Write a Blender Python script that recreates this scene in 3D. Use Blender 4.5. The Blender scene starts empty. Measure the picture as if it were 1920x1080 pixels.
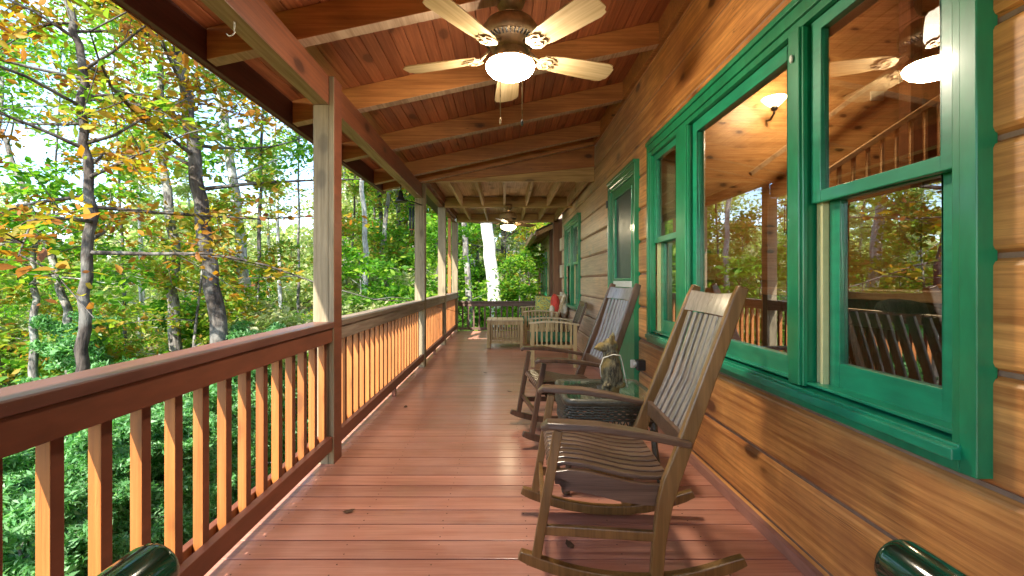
import bpy, bmesh, math, random
import numpy as np
from mathutils import Vector, Matrix
R = math.radians
PI = math.pi
sc = bpy.context.scene
C = sc.collection
random.seed(7)

# ------------------------------------------------------------------ camera, world, sun, exposure
cam_d = bpy.data.cameras.new('camera'); cam = bpy.data.objects.new('camera', cam_d); C.objects.link(cam)
cam.location = (0, 0, 1.18); cam.rotation_euler = (R(90), 0, 0)
cam_d.sensor_width = 36; cam_d.lens = 862/1920*36
cam_d.shift_x = 13/1920; cam_d.shift_y = -13/1920
cam_d.clip_start = 0.02; cam_d.clip_end = 600
sc.camera = cam
SUNV = Vector((-0.27, -0.80, 0.72)).normalized()
w = bpy.data.worlds.new('World'); sc.world = w; w.use_nodes = True
wn = w.node_tree.nodes; wl = w.node_tree.links
bg = wn['Background']; bg.inputs['Strength'].default_value = 0.10
sky = wn.new('ShaderNodeTexSky'); sky.sky_type = 'NISHITA'; sky.sun_disc = False
sky.sun_elevation = math.asin(SUNV.z); sky.sun_rotation = math.atan2(SUNV.x, SUNV.y)
sky.air_density = 1.0; sky.dust_density = .5; sky.ozone_density = 2.5
tc = wn.new('ShaderNodeTexCoord'); mp = wn.new('ShaderNodeMapping'); mp.inputs['Scale'].default_value = (1, 1, 2.2)
nz = wn.new('ShaderNodeTexNoise'); nz.inputs['Scale'].default_value = 2.6; nz.inputs['Detail'].default_value = 7
cr = wn.new('ShaderNodeValToRGB'); cr.color_ramp.elements[0].position = .52; cr.color_ramp.elements[1].position = .74
mx = wn.new('ShaderNodeMix'); mx.data_type = 'RGBA'; mx.inputs['B'].default_value = (4.2, 4.5, 5.0, 1)
wl.new(tc.outputs['Generated'], mp.inputs[0]); wl.new(mp.outputs[0], nz.inputs['Vector']); wl.new(nz.outputs[0], cr.inputs[0])
wl.new(cr.outputs[0], mx.inputs['Factor']); wl.new(sky.outputs[0], mx.inputs['A']); wl.new(mx.outputs['Result'], bg.inputs['Color'])
sd = bpy.data.lights.new('sun', 'SUN'); sd.energy = 2.0; sd.angle = R(0.6); sd.color = (1, .94, .84)
so = bpy.data.objects.new('sun', sd); C.objects.link(so)
so.rotation_euler = SUNV.to_track_quat('Z', 'Y').to_euler()
vs = sc.view_settings; vs.view_transform = 'Standard'; vs.look = 'None'; vs.exposure = 2.75; vs.gamma = 1; vs.use_curve_mapping = False
cy = sc.cycles
cy.max_bounces = 10; cy.diffuse_bounces = 6; cy.glossy_bounces = 5; cy.transparent_max_bounces = 12; cy.transmission_bounces = 4
cy.sample_clamp_indirect = 6; cy.caustics_reflective = False; cy.caustics_refractive = False
cy.use_denoising = True
try: cy.denoiser = 'OPENIMAGEDENOISE'
except Exception: pass

# ------------------------------------------------------------------ materials
class NT:
    def __init__(s, name):
        s.m = bpy.data.materials.new(name); s.m.use_nodes = True
        s.t = s.m.node_tree; s.n = s.t.nodes; s.l = s.t.links
        s.b = s.n['Principled BSDF']; s.out = s.n['Material Output']
    def add(s, k, **kw):
        q = s.n.new(k)
        for a, v in kw.items(): setattr(q, a, v)
        return q
    def math(s, op, a, b=None, clamp=False):
        q = s.add('ShaderNodeMath', operation=op, use_clamp=clamp)
        for i, v in enumerate((a, b)):
            if v is None: continue
            if isinstance(v, (int, float)): q.inputs[i].default_value = v
            else: s.l.new(v, q.inputs[i])
        return q.outputs[0]
    def mix(s, f, a, b, mode='MIX'):
        q = s.add('ShaderNodeMix', data_type='RGBA', blend_type=mode)
        for nm, v in (('Factor', f), ('A', a), ('B', b)):
            if isinstance(v, (int, float)): q.inputs[nm].default_value = v
            elif isinstance(v, (tuple, list)): q.inputs[nm].default_value = (*v[:3], 1)
            else: s.l.new(v, q.inputs[nm])
        return q.outputs['Result']
    def noise(s, vec, scale, detail=4, rough=.55, dist=0):
        q = s.add('ShaderNodeTexNoise'); q.inputs['Scale'].default_value = scale; q.inputs['Detail'].default_value = detail
        q.inputs['Roughness'].default_value = rough; q.inputs['Distortion'].default_value = dist
        if vec is not None: s.l.new(vec, q.inputs['Vector'])
        return q.outputs[0]
    def mapping(s, vec, scale=(1, 1, 1), loc=(0, 0, 0), rot=(0, 0, 0)):
        q = s.add('ShaderNodeMapping'); q.inputs['Scale'].default_value = scale; q.inputs['Location'].default_value = loc
        q.inputs['Rotation'].default_value = rot
        s.l.new(vec, q.inputs[0]); return q.outputs[0]
    def ramp(s, f, stops):
        q = s.add('ShaderNodeValToRGB'); e = q.color_ramp.elements
        while len(e) < len(stops): e.new(.5)
        for i, (p, c) in enumerate(stops):
            e[i].position = p; e[i].color = (c, c, c, 1) if isinstance(c, (int, float)) else (*c[:3], 1)
        s.l.new(f, q.inputs[0]); return q.outputs[0]
    def bump(s, h, strength=.3, dist=.01):
        q = s.add('ShaderNodeBump'); q.inputs['Strength'].default_value = strength; q.inputs['Distance'].default_value = dist
        s.l.new(h, q.inputs['Height']); s.l.new(q.outputs[0], s.b.inputs['Normal'])
    def set(s, **kw):
        for k, v in kw.items():
            k = k.replace('_', ' ')
            if isinstance(v, (int, float)): s.b.inputs[k].default_value = v
            elif isinstance(v, (tuple, list)): s.b.inputs[k].default_value = (*v[:3], 1)
            else: s.l.new(v, s.b.inputs[k])

def wood(name, c1, c2, axis='y', knots=0.0, rough=.45, board=None, var=.25, grain=.5, stain=None, stain_amt=0, coat=0, fine=1.0, seed=0, sky_fade=None, spec=.5, checks=0):
    """grain along axis; board=(axis index, pitch, offset): every board gets its own tint and knots"""
    t = NT(name)
    co = t.add('ShaderNodeTexCoord').outputs['Object']
    oi = t.add('ShaderNodeObjectInfo').outputs['Random']
    base = co
    rnd = None
    if board:
        sp = t.add('ShaderNodeSeparateXYZ'); t.l.new(co, sp.inputs[0])
        idx = t.math('FLOOR', t.math('DIVIDE', t.math('SUBTRACT', sp.outputs[board[0]], board[2]), board[1]))
        wnz = t.add('ShaderNodeTexWhiteNoise', noise_dimensions='1D'); t.l.new(idx, wnz.inputs['W']); rnd = wnz.outputs['Value']
        tot = t.math('ADD', t.math('MULTIPLY', rnd, 31.7), t.math('MULTIPLY', oi, 17.3))
    else:
        rnd = oi; tot = t.math('MULTIPLY', oi, 53.1)
    cb = t.add('ShaderNodeCombineXYZ')
    for i in range(3): t.l.new(tot, cb.inputs[i])
    va = t.add('ShaderNodeVectorMath', operation='ADD'); t.l.new(base, va.inputs[0]); t.l.new(cb.outputs[0], va.inputs[1])
    v = va.outputs[0]
    ai = 'xyz'.index(axis)
    def sc3(al, ac): q = [ac]*3; q[ai] = al; return tuple(q)
    big = t.noise(t.mapping(v, sc3(.7, 9)), 1, 5, .6, .6)
    fin = t.noise(t.mapping(v, sc3(3.5*fine, 120*fine)), 1, 3, .6)
    mid = t.noise(t.mapping(v, sc3(1.6, 42)), 1, 4, .65, .4)
    f = t.math('ADD', t.math('ADD', t.math('MULTIPLY', big, .40), t.math('MULTIPLY', mid, .38)), t.math('MULTIPLY', fin, .22))
    wv = t.add('ShaderNodeTexWave', wave_type='RINGS', rings_direction=axis.upper()); wv.inputs['Scale'].default_value = 1; wv.inputs['Distortion'].default_value = 5.0
    wv.inputs['Detail'].default_value = 3; wv.inputs['Detail Scale'].default_value = .8; wv.inputs['Detail Roughness'].default_value = .6
    t.l.new(t.mapping(v, sc3(.5, 13)), wv.inputs['Vector'])
    f = t.math('ADD', f, t.math('MULTIPLY', t.math('SUBTRACT', wv.outputs['Fac'], .5), .038 if knots else .0))
    col = t.mix(t.ramp(f, [(.41, 0.0), (.58, 1.0)]), c1, c2)
    if var:
        k = t.math('ADD', t.math('MULTIPLY', rnd, 2*var), 1-var)
        cc = t.add('ShaderNodeCombineColor')
        for i in range(3): t.l.new(k, cc.inputs[i])
        col = t.mix(1, col, cc.outputs[0], 'MULTIPLY')
    if knots:
        vo = t.add('ShaderNodeTexVoronoi'); vo.inputs['Scale'].default_value = 1
        t.l.new(t.mapping(v, sc3(2.3, 4.6)), vo.inputs['Vector'])
        wob = t.math('ADD', vo.outputs['Distance'], t.math('MULTIPLY', t.noise(v, 26, 3), .06))
        kn = t.ramp(wob, [(.15, 1.0), (.215, 0.0)])
        halo = t.ramp(wob, [(.15, .7), (.40, 0.0)])
        dk = tuple(x*.16 for x in c1)
        col = t.mix(t.math('MULTIPLY', halo, knots), col, tuple(x*.55 for x in c1))
        col = t.mix(t.math('MULTIPLY', kn, knots), col, dk)
    if checks:
        ck = t.noise(t.mapping(v, sc3(.9, 38)), 1, 2, .5, .3)
        ckm = t.ramp(t.math('ABSOLUTE', t.math('SUBTRACT', ck, .5)), [(.0, 1.0), (.012, 0.0)])
        gate = t.ramp(t.noise(v, 1.3, 2), [(.5, 0.0), (.62, 1.0)])
        col = t.mix(t.math('MULTIPLY', t.math('MULTIPLY', ckm, gate), checks), col, tuple(x*.22 for x in c1))
        dirt = t.ramp(t.noise(t.mapping(co, sc3(1.2, 3.5)), 1, 6, .7), [(.42, 0.0), (.75, 1.0)])
        col = t.mix(t.math('MULTIPLY', dirt, checks*.55), col, tuple(x*.35 for x in c1))
    if stain:
        st = t.ramp(t.noise(co, 1.7, 5, .65), [(.45, 0.0), (.72, 1.0)])
        col = t.mix(t.math('MULTIPLY', st, stain_amt), col, stain)
    if sky_fade:  # paler stretch, mostly cooler sky light painted into the wood: (axis, from, to, colour, amount)
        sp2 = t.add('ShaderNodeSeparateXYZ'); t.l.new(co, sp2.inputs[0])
        mr = t.add('ShaderNodeMapRange'); mr.inputs['From Min'].default_value = sky_fade[1]; mr.inputs['From Max'].default_value = sky_fade[2]
        t.l.new(sp2.outputs[sky_fade[0]], mr.inputs[0])
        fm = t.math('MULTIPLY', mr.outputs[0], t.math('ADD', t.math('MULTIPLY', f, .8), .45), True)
        wc = t.mix(1, t.ramp(f, [(.3, .5), (.65, 1.15)]), sky_fade[3], 'MULTIPLY')
        col = t.mix(t.math('MULTIPLY', fm, sky_fade[4]), col, wc)
    t.set(Base_Color=col)
    rr = t.math('ADD', t.math('MULTIPLY', big, .25), rough-.12)
    t.set(Roughness=rr, Coat_Weight=coat, Coat_Roughness=.18, Specular_IOR_Level=spec)
    t.bump(t.math('ADD', t.math('MULTIPLY', fin, .6), t.math('MULTIPLY', big, .6)), grain, .004)
    return t.m

def paint(name, c, rough=.35, scale=30, var=.12, bump=.12, coat=0, metallic=0, stretch=(1, 1, 1), speck=0, spec=.5, c2=None):
    t = NT(name)
    co = t.add('ShaderNodeTexCoord').outputs['Object']
    v = t.mapping(co, stretch)
    a = t.noise(v, scale, 4); b = t.noise(v, scale*.12, 3)
    f = t.math('ADD', t.math('MULTIPLY', a, .5), t.math('MULTIPLY', b, .5))
    dk = tuple(x*(1-var*2) for x in c); lt = c2 or tuple(min(1, x*(1+var*1.5)) for x in c)
    col = t.mix(t.ramp(f, [(.35, 0.0), (.65, 1.0)]), dk, lt)
    if speck:
        s = t.ramp(t.noise(co, 160, 2), [(.70, 0.0), (.76, 1.0)])
        col = t.mix(t.math('MULTIPLY', s, speck), col, (.5, .45, .4))
    t.set(Base_Color=col, Roughness=t.math('ADD', t.math('MULTIPLY', b, .25), rough-.12), Metallic=metallic, Coat_Weight=coat, Coat_Roughness=.1, Specular_IOR_Level=spec)
    t.bump(a, bump, .003)
    return t.m

def emit(name, c, s):
    t = NT(name); t.set(Base_Color=(.8, .8, .78), Emission_Color=c, Emission_Strength=s, Roughness=.3); return t.m

def glass_mat(name, ior=2.0, tint=(1, 1, 1)):
    t = NT(name); t.n.remove(t.b)
    tr = t.add('ShaderNodeBsdfTransparent'); tr.inputs[0].default_value = (*tint, 1)
    gl = t.add('ShaderNodeBsdfGlossy'); gl.inputs['Roughness'].default_value = 0.0
    fr = t.add('ShaderNodeFresnel'); bf = t.add('ShaderNodeNewGeometry').outputs['Backfacing']
    t.l.new(t.math('ADD', ior, t.math('MULTIPLY', bf, 1/ior-ior)), fr.inputs['IOR'])
    co = t.add('ShaderNodeTexCoord').outputs['Object']
    bp = t.add('ShaderNodeBump'); bp.inputs['Strength'].default_value = .045; bp.inputs['Distance'].default_value = .004
    t.l.new(t.noise(co, 2.2, 2), bp.inputs['Height']); t.l.new(bp.outputs[0], gl.inputs['Normal'])
    mxs = t.add('ShaderNodeMixShader'); t.l.new(fr.outputs[0], mxs.inputs[0]); t.l.new(tr.outputs[0], mxs.inputs[1]); t.l.new(gl.outputs[0], mxs.inputs[2])
    t.l.new(mxs.outputs[0], t.out.inputs[0]); return t.m

def leaf_mat(name, cols, trans=.6, rough=.5):
    t = NT(name)
    g = t.add('ShaderNodeNewGeometry')
    n = len(cols)
    isl = g.outputs['Random Per Island']
    q = t.ramp(isl, [(i/(n-1) if n > 1 else 0, c) for i, c in enumerate(cols)])
    big = t.noise(g.outputs['Position'], .55, 3)
    k = t.ramp(big, [(.3, .72), (.7, 1.25)])
    col = t.mix(1, q, k, 'MULTIPLY')
    t.set(Base_Color=col, Roughness=rough, Specular_IOR_Level=.35)
    tl = t.add('ShaderNodeBsdfTranslucent'); t.l.new(t.mix(1, col, (1.0, 1.15, .55), 'MULTIPLY'), tl.inputs[0])
    ms = t.add('ShaderNodeMixShader'); ms.inputs[0].default_value = trans
    t.l.new(t.b.outputs[0], ms.inputs[1]); t.l.new(tl.outputs[0], ms.inputs[2]); t.l.new(ms.outputs[0], t.out.inputs[0])
    return t.m

def bark(name, c1, c2, scale=14, lichen=0):
    t = NT(name)
    co = t.add('ShaderNodeTexCoord').outputs['Object']
    a = t.noise(t.mapping(co, (1, 1, .22)), scale, 6, .7, .4)
    b = t.noise(co, 2.2, 4, .6)
    col = t.mix(t.ramp(a, [(.38, 0.0), (.62, 1.0)]), c1, c2)
    if lichen: col = t.mix(t.math('MULTIPLY', t.ramp(b, [(.48, 0.0), (.6, 1.0)]), lichen), col, (.55, .56, .5))
    t.set(Base_Color=col, Roughness=.9); t.bump(a, .9, .03); return t.m

M = {}
M['ceiling'] = wood('ceiling_board_stain', (.29, .085, .034), (.50, .175, .075), 'y', knots=.55, rough=.42, board=(0, .092, 0), var=.2, grain=.25, checks=0.5)
M['rafter'] = wood('rafter_stain', (.34, .13, .036), (.56, .24, .07), 'x', knots=.9, rough=.45, var=.12, grain=.35, checks=0.7)
M['beam'] = wood('beam_stain', (.16, .05, .024), (.27, .085, .035), 'y', knots=.7, rough=.45, var=.1, grain=.35, checks=0.5)
M['beambottom'] = wood('beam_bare', (.33, .20, .12), (.52, .36, .24), 'y', knots=.3, rough=.6, var=.1, grain=.4)
M['fascia'] = wood('fascia_stain', (.075, .03, .028), (.13, .05, .042), 'y', rough=.5, var=.05)
M['joist'] = wood('joist_pine', (.42, .27, .14), (.64, .46, .28), 'y', knots=.4, rough=.6, var=.12)
M['crossbeam'] = wood('crossbeam_pine', (.36, .23, .08), (.56, .38, .16), 'x', knots=.5, rough=.55, var=.1, checks=0.5)
M['post'] = wood('post_weathered', (.18, .14, .075), (.31, .25, .155), 'z', knots=.35, rough=.65, var=.08, grain=.6, checks=0.8)
M['rail'] = paint('rail_brown_paint', (.17, .052, .026), rough=.46, scale=22, var=.14, bump=.25, stretch=(1, .25, 1), speck=.15)
M['cap'] = paint('cap_brown_paint', (.15, .058, .042), rough=.36, scale=22, var=.16, bump=.3, stretch=(1, .25, 1), speck=.25)
M['capgrey'] = wood('cap_weathered', (.17, .115, .085), (.34, .26, .20), 'y', knots=.2, rough=.5, var=.06, grain=.5, checks=.6)
M['endrail'] = wood('end_rail_brown', (.07, .04, .028), (.14, .085, .06), 'x', rough=.5, var=.05)
M['bal'] = wood('baluster_cedar', (.30, .095, .018), (.42, .155, .036), 'z', knots=.4, rough=.5, var=.17, grain=.3, checks=0.5)
M['deck'] = wood('deck_paint', (.38, .14, .085), (.54, .235, .155), 'x', rough=.42, board=(1, .1408, -.02), var=.16, grain=.5, stain=(.55, .29, .22), stain_amt=.5, coat=.3, checks=0.5)
M['log'] = wood('log_stain', (.42, .150, .036), (.80, .36, .10), 'y', knots=.95, rough=.42, board=(2, .295, .064), var=.12, grain=.5, stain=(.22, .07, .035), stain_amt=.55, sky_fade=(1, 3.6, 6.5, (.60, .49, .40), .8), checks=0.8)  # far part painted paler and greyer, mostly for the cooler sky light there
M['logend'] = wood('log_end', (.55, .45, .36), (.75, .66, .55), 'x', rough=.7, var=.1)
M['chink'] = paint('chinking', (.28, .17, .11), rough=.8, var=.15)
M['skirt'] = paint('skirting_paint', (.34, .155, .11), rough=.5, var=.15, stretch=(1, .2, 1))
M['green'] = paint('green_paint', (.006, .195, .08), rough=.33, scale=26, var=.14, bump=.12, stretch=(1, 1, .3), coat=.4)
M['greensash'] = paint('green_sash_paint', (.010, .23, .115), rough=.33, scale=26, var=.14, bump=.12, stretch=(1, .3, 1), coat=.4)
M['track'] = paint('vinyl_track', (.55, .52, .27), rough=.4, var=.05)
M['glass'] = glass_mat('window_glass', 3.1)
M['tglass'] = glass_mat('table_glass', 1.8, (.9, .97, .94))
M['screen'] = paint('door_screen', (.035, .06, .065), rough=.35, scale=200, var=.3)
M['black'] = paint('black_metal', (.015, .015, .015), rough=.4)
M['white'] = paint('white_plastic', (.7, .7, .66), rough=.4, var=.04)
M['pine'] = wood('knotty_pine', (.42, .20, .07), (.62, .35, .14), 'x', knots=1, rough=.4, board=(2, .2, 0), var=.12, grain=.2)
M['piney'] = wood('knotty_pine_side', (.42, .20, .07), (.62, .35, .14), 'y', knots=1, rough=.4, board=(2, .2, 0), var=.12, grain=.2)
M['pinefloor'] = wood('pine_floor', (.35, .15, .05), (.5, .25, .09), 'y', rough=.35, board=(0, .1, 0), var=.15)
M['rockA'] = wood('rocker_golden', (.13, .062, .014), (.24, .12, .034), 'z', rough=.33, var=.04, grain=.3, coat=.25)
M['rockS'] = wood('rocker_seat', (.075, .038, .020), (.155, .088, .052), 'x', rough=.33, var=.1, grain=.3, coat=.3)
M['slatA'] = wood('rocker_slats_sky_sheen', (.14, .105, .08), (.30, .24, .19), 'z', rough=.3, var=.08, grain=.3, coat=.6)  # slats and crest coloured paler to paint in the sheen of the sky
M['slatB'] = wood('rocker_slats_dark_sky_sheen', (.09, .07, .075), (.19, .16, .17), 'z', rough=.3, var=.06, grain=.3, coat=.6)  # bluish pale tone carries reflected sky in the colour too
M['rockB'] = wood('rocker_dark', (.045, .022, .012), (.10, .052, .030), 'z', rough=.33, var=.06, grain=.3, coat=.3)
M['teak'] = wood('teak', (.30, .20, .075), (.48, .35, .16), 'z', rough=.55, var=.12, grain=.4)
M['teakh'] = wood('teak_flat', (.34, .25, .13), (.52, .41, .25), 'x', rough=.5, var=.12, grain=.4)
M['cushion'] = paint('green_cushion', (.03, .17, .085), rough=.8, scale=60, var=.15)
M['red'] = paint('red_cushion', (.48, .045, .03), rough=.8, scale=60, var=.15)
M['cream'] = paint('cream_cushion', (.62, .56, .45), rough=.85, scale=60, var=.1)
M['brass'] = paint('antique_brass', (.36, .25, .135), rough=.5, metallic=.35, var=.25, scale=25)
M['blade'] = wood('blade_oak', (.50, .33, .15), (.74, .55, .31), 'x', rough=.38, var=.03, grain=.25, fine=.5)
M['blade2'] = wood('blade_dark', (.16, .09, .05), (.24, .14, .08), 'x', rough=.4, var=.03)
M['bowl'] = emit('lit_glass_bowl', (1, .88, .68), 40.0)
M['bowl2'] = emit('dim_glass_bowl', (1, .80, .50), 11)
M['sconce'] = emit('lit_sconce', (1, .80, .42), 3.2)
M['chain'] = paint('pull_chain', (.45, .33, .2), rough=.3, metallic=.6)
M['wicker'] = paint('dark_wicker', (.06, .055, .036), rough=.42, scale=70, var=.3, bump=.8, spec=.6)
M['figure'] = None
M['polish'] = paint('green_lacquer', (.003, .085, .045), rough=.13, scale=9, var=.45, bump=.15, coat=.8, stretch=(3, .25, 3))
M['gutter'] = paint('gutter_brown', (.36, .2, .12), rough=.4)
M['darkwood'] = wood('dark_corner', (.12, .05, .022), (.20, .09, .04), 'z', knots=.5, rough=.5)
M['roof'] = paint('shingle', (.1, .085, .075), rough=.9)
M['leaf_green'] = leaf_mat('leaf_green', [(.05, .17, .015), (.12, .32, .025), (.24, .46, .04), (.40, .55, .06)])
M['leaf_deep'] = leaf_mat('leaf_deep', [(.03, .14, .02), (.06, .22, .04), (.12, .32, .06)], .5)
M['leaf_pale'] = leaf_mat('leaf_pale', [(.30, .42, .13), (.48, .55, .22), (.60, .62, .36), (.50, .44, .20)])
M['leaf_gold'] = leaf_mat('leaf_gold', [(.20, .24, .02), (.42, .33, .03), (.55, .30, .03), (.50, .19, .02), (.24, .08, .02)])
M['leaf_mix'] = leaf_mat('leaf_mix', [(.12, .28, .025), (.26, .40, .04), (.46, .44, .06), (.50, .22, .04)])
M['needle'] = leaf_mat('pine_needle', [(.07, .24, .06), (.17, .42, .14), (.38, .60, .32)], .5)
M['bark_dark'] = bark('bark_dark', (.022, .016, .013), (.10, .078, .062), 16, .2)
M['bark_grey'] = bark('bark_grey', (.05, .042, .036), (.28, .25, .22), 14, .5)
M['bark_pale'] = bark('bark_pale', (.22, .20, .18), (.66, .63, .58), 9, .5)
M['bark_white'] = bark('bark_white', (.62, .60, .56), (.82, .80, .77), 6)

def two(m, n):  # list helper
    return [m, n]

# ------------------------------------------------------------------ mesh helpers
class MB:
    def __init__(s): s.v = []; s.f = []; s.mi = []; s.sm = []
    def add(s, vs, fs, mi=0, sm=False):
        o = len(s.v); s.v += [tuple(p) for p in vs]
        for k, f in enumerate(fs):
            s.f.append(tuple(i+o for i in f)); s.mi.append(mi[k] if isinstance(mi, (list, tuple)) else mi); s.sm.append(sm)
        return s
    def box(s, x0, x1, y0, y1, z0, z1, mi=0, px=None, nz_=None, M_=None):
        v = [(x0, y0, z0), (x1, y0, z0), (x1, y1, z0), (x0, y1, z0), (x0, y0, z1), (x1, y0, z1), (x1, y1, z1), (x0, y1, z1)]
        if M_ is not None: v = [M_ @ Vector(p) for p in v]
        f = [(0, 3, 2, 1), (4, 5, 6, 7), (0, 1, 5, 4), (1, 2, 6, 5), (2, 3, 7, 6), (3, 0, 4, 7)]
        m = [mi]*6
        if px is not None: m[3] = px
        if nz_ is not None: m[0] = nz_
        return s.add(v, f, m)
    def bar(s, a, b, wd, ht, up=(0, 0, 1), mi=0):
        a = Vector(a); b = Vector(b); d = (b-a).normalized(); u = Vector(up)
        x = d.cross(u).normalized(); u = x.cross(d).normalized()
        v = []
        for p in (a, b):
            for sx, su in ((-1, -1), (1, -1), (1, 1), (-1, 1)): v.append(p+x*sx*wd/2+u*su*ht/2)
        return s.add(v, [(0, 1, 2, 3), (7, 6, 5, 4), (0, 4, 5, 1), (1, 5, 6, 2), (2, 6, 7, 3), (3, 7, 4, 0)], mi)
    def sweep(s, pts, prof, side=(0, 1, 0), mi=0, sm=False, cap=True):
        """pts: path; prof(i,t)->list of (a along side, b along normal)"""
        n = len(pts); P = [Vector(p) for p in pts]; S = Vector(side).normalized(); ring = []; v = []
        for i, p in enumerate(P):
            d = (P[min(i+1, n-1)]-P[max(i-1, 0)]).normalized(); nn = S.cross(d).normalized()
            pr = prof(i, i/(n-1)) if callable(prof) else prof
            v += [p+S*a+nn*b for a, b in pr]
        k = len(pr); f = []
        for i in range(n-1):
            for j in range(k): f.append((i*k+j, i*k+(j+1) % k, (i+1)*k+(j+1) % k, (i+1)*k+j))
        if cap: f.append(tuple(range(k))[::-1]); f.append(tuple((n-1)*k+j for j in range(k)))
        return s.add(v, f, mi, sm)
    def tube(s, pts, r, n=8, mi=0, cap=True, sm=True):
        P = [Vector(p) for p in pts]; m = len(P); v = []; ref = Vector((0.31, .87, .38))
        for i, p in enumerate(P):
            d = (P[min(i+1, m-1)]-P[max(i-1, 0)])
            d = d.normalized() if d.length > 1e-9 else Vector((0, 0, 1))
            if i == 0: x = d.cross(ref).normalized()
            else: x = (x-d*x.dot(d)).normalized()
            y = d.cross(x); rr = r[i] if isinstance(r, (list, tuple)) else r
            for k in range(n):
                a = 2*PI*k/n; v.append(p+x*math.cos(a)*rr+y*math.sin(a)*rr)
        f = [(i*n+k, i*n+(k+1) % n, (i+1)*n+(k+1) % n, (i+1)*n+k) for i in range(m-1) for k in range(n)]
        s.add(v, f, mi, sm)
        if cap:
            o = len(s.v)-m*n
            s.f.append(tuple(o+k for k in range(n))[::-1]); s.mi.append(mi); s.sm.append(False)
            s.f.append(tuple(o+(m-1)*n+k for k in range(n))); s.mi.append(mi); s.sm.append(False)
        return s
    def lathe(s, prof, c=(0, 0, 0), n=28, mi=0, sm=True):
        v = []
        for r, z in prof:
            for k in range(n): a = 2*PI*k/n; v.append((c[0]+r*math.cos(a), c[1]+r*math.sin(a), c[2]+z))
        m = len(prof)
        f = [(i*n+k, i*n+(k+1) % n, (i+1)*n+(k+1) % n, (i+1)*n+k) for i in range(m-1) for k in range(n)]
        return s.add(v, f, mi, sm)
    def prism(s, poly, d0, d1, axis='y', mi=0, sm=False):
        def P(a, b, d): return {'y': (a, d, b), 'x': (d, a, b), 'z': (a, b, d)}[axis]
        n = len(poly); v = [P(a, b, d0) for a, b in poly]+[P(a, b, d1) for a, b in poly]
        f = [tuple(range(n))[::-1], tuple(range(n, 2*n))]+[(i, (i+1) % n, n+(i+1) % n, n+i) for i in range(n)]
        return s.add(v, f, mi, sm)
    def ball(s, c, r, n=14, m=9, mi=0, sq=(1, 1, 1), M_=None):
        prof = []
        v = []
        for i in range(m+1):
            th = PI*i/m
            for k in range(n):
                a = 2*PI*k/n
                p = Vector((math.sin(th)*math.cos(a)*r*sq[0], math.sin(th)*math.sin(a)*r*sq[1], math.cos(th)*r*sq[2]))
                if M_ is not None: p = M_ @ p
                v.append(p+Vector(c))
        f = [(i*n+k, i*n+(k+1) % n, (i+1)*n+(k+1) % n, (i+1)*n+k) for i in range(m) for k in range(n)]
        return s.add(v, f, mi, True)
    def mesh(s, name, mats):
        me = bpy.data.meshes.new(name); me.from_pydata(s.v, [], s.f)
        for m in (mats if isinstance(mats, list) else [mats]): me.materials.append(m)
        me.polygons.foreach_set('material_index', s.mi); me.polygons.foreach_set('use_smooth', s.sm)
        bm = bmesh.new(); bm.from_mesh(me); bmesh.ops.remove_doubles(bm, verts=bm.verts, dist=1e-6)
        bmesh.ops.recalc_face_normals(bm, faces=bm.faces); bm.to_mesh(me); bm.free(); me.update()
        return me

def link(name, me, parent=None, loc=(0, 0, 0), bevel=0, world=False):
    o = bpy.data.objects.new(name, me); C.objects.link(o)
    if parent is not None:
        o.parent = parent
        if world:
            q = Vector((0, 0, 0)); p = parent
            while p is not None: q += p.location; p = p.parent
            o.location = -q
        else: o.location = loc
    else: o.location = loc
    if bevel:
        b = o.modifiers.new('bevel', 'BEVEL'); b.width = bevel; b.segments = 2; b.limit_method = 'ANGLE'; b.angle_limit = R(40)
    return o
def part(name, mb, mat, parent, bevel=0, world=True): return link(name, mb.mesh(name, mat), parent, bevel=bevel, world=world)
def tag(o, label=None, cat=None, group=None, kind=None):
    for k, v in (('label', label), ('category', cat), ('group', group), ('kind', kind)):
        if v: o[k] = v
    return o
def thing(name, loc, label, cat, group=None, rz=0):
    o = bpy.data.objects.new(name, None); C.objects.link(o); o.location = loc; o.rotation_euler = (0, 0, rz)
    o.empty_display_size = .1
    return tag(o, label, cat, group)
def dup(o, parent=None, **kw):
    c = o.copy(); C.objects.link(c)
    if parent is not None: c.parent = parent
    for ch in list(o.children): dup(ch, c)
    for k, v in kw.items():
        if k in ('location', 'rotation_euler', 'scale'): setattr(c, k, v)
        else: c[k] = v
    return c

# ------------------------------------------------------------------ setting: ground
def gz(x, y):
    g = -2.7-0.10*max(0, -x-1.5)+.085*min(max(y-3, 0), 17)+.13*max(0, y-22)
    if x < -8: g -= .04*(-8-x)
    g += .25*math.sin(x*.31+1.3)*math.sin(y*.27+.4)+.08*math.sin(x*1.3)*math.cos(y*1.1)
    return max(g, -30)
def make_ground():
    xs = [-400, -250, -150, -100, -75]+list(range(-60, 41, 2))+[60, 100, 180, 400]
    ys = [-400, -200, -100, -60]+list(range(-40, 81, 2))+[100, 150, 250, 400]
    v = [(x, y, min(gz(x, y), 14)) for y in ys for x in xs]; n = len(xs)
    f = [(j*n+i, j*n+i+1, (j+1)*n+i+1, (j+1)*n+i) for j in range(len(ys)-1) for i in range(n-1)]
    t = NT('forest_floor'); co = t.add('ShaderNodeTexCoord').outputs['Object']
    a = t.noise(co, 6, 6, .7); b = t.noise(co, .35, 4)
    c = t.mix(t.ramp(a, [(.35, 0.0), (.65, 1.0)]), (.06, .035, .018), (.22, .14, .075))
    c = t.mix(t.ramp(b, [(.4, 0.0), (.6, .8)]), c, (.05, .11, .025))
    t.set(Base_Color=c, Roughness=.95); t.bump(a, 1, .08)
    return tag(link('ground', MB().add(v, f, 0, True).mesh('ground', t.m)), kind='structure')
make_ground()

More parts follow.
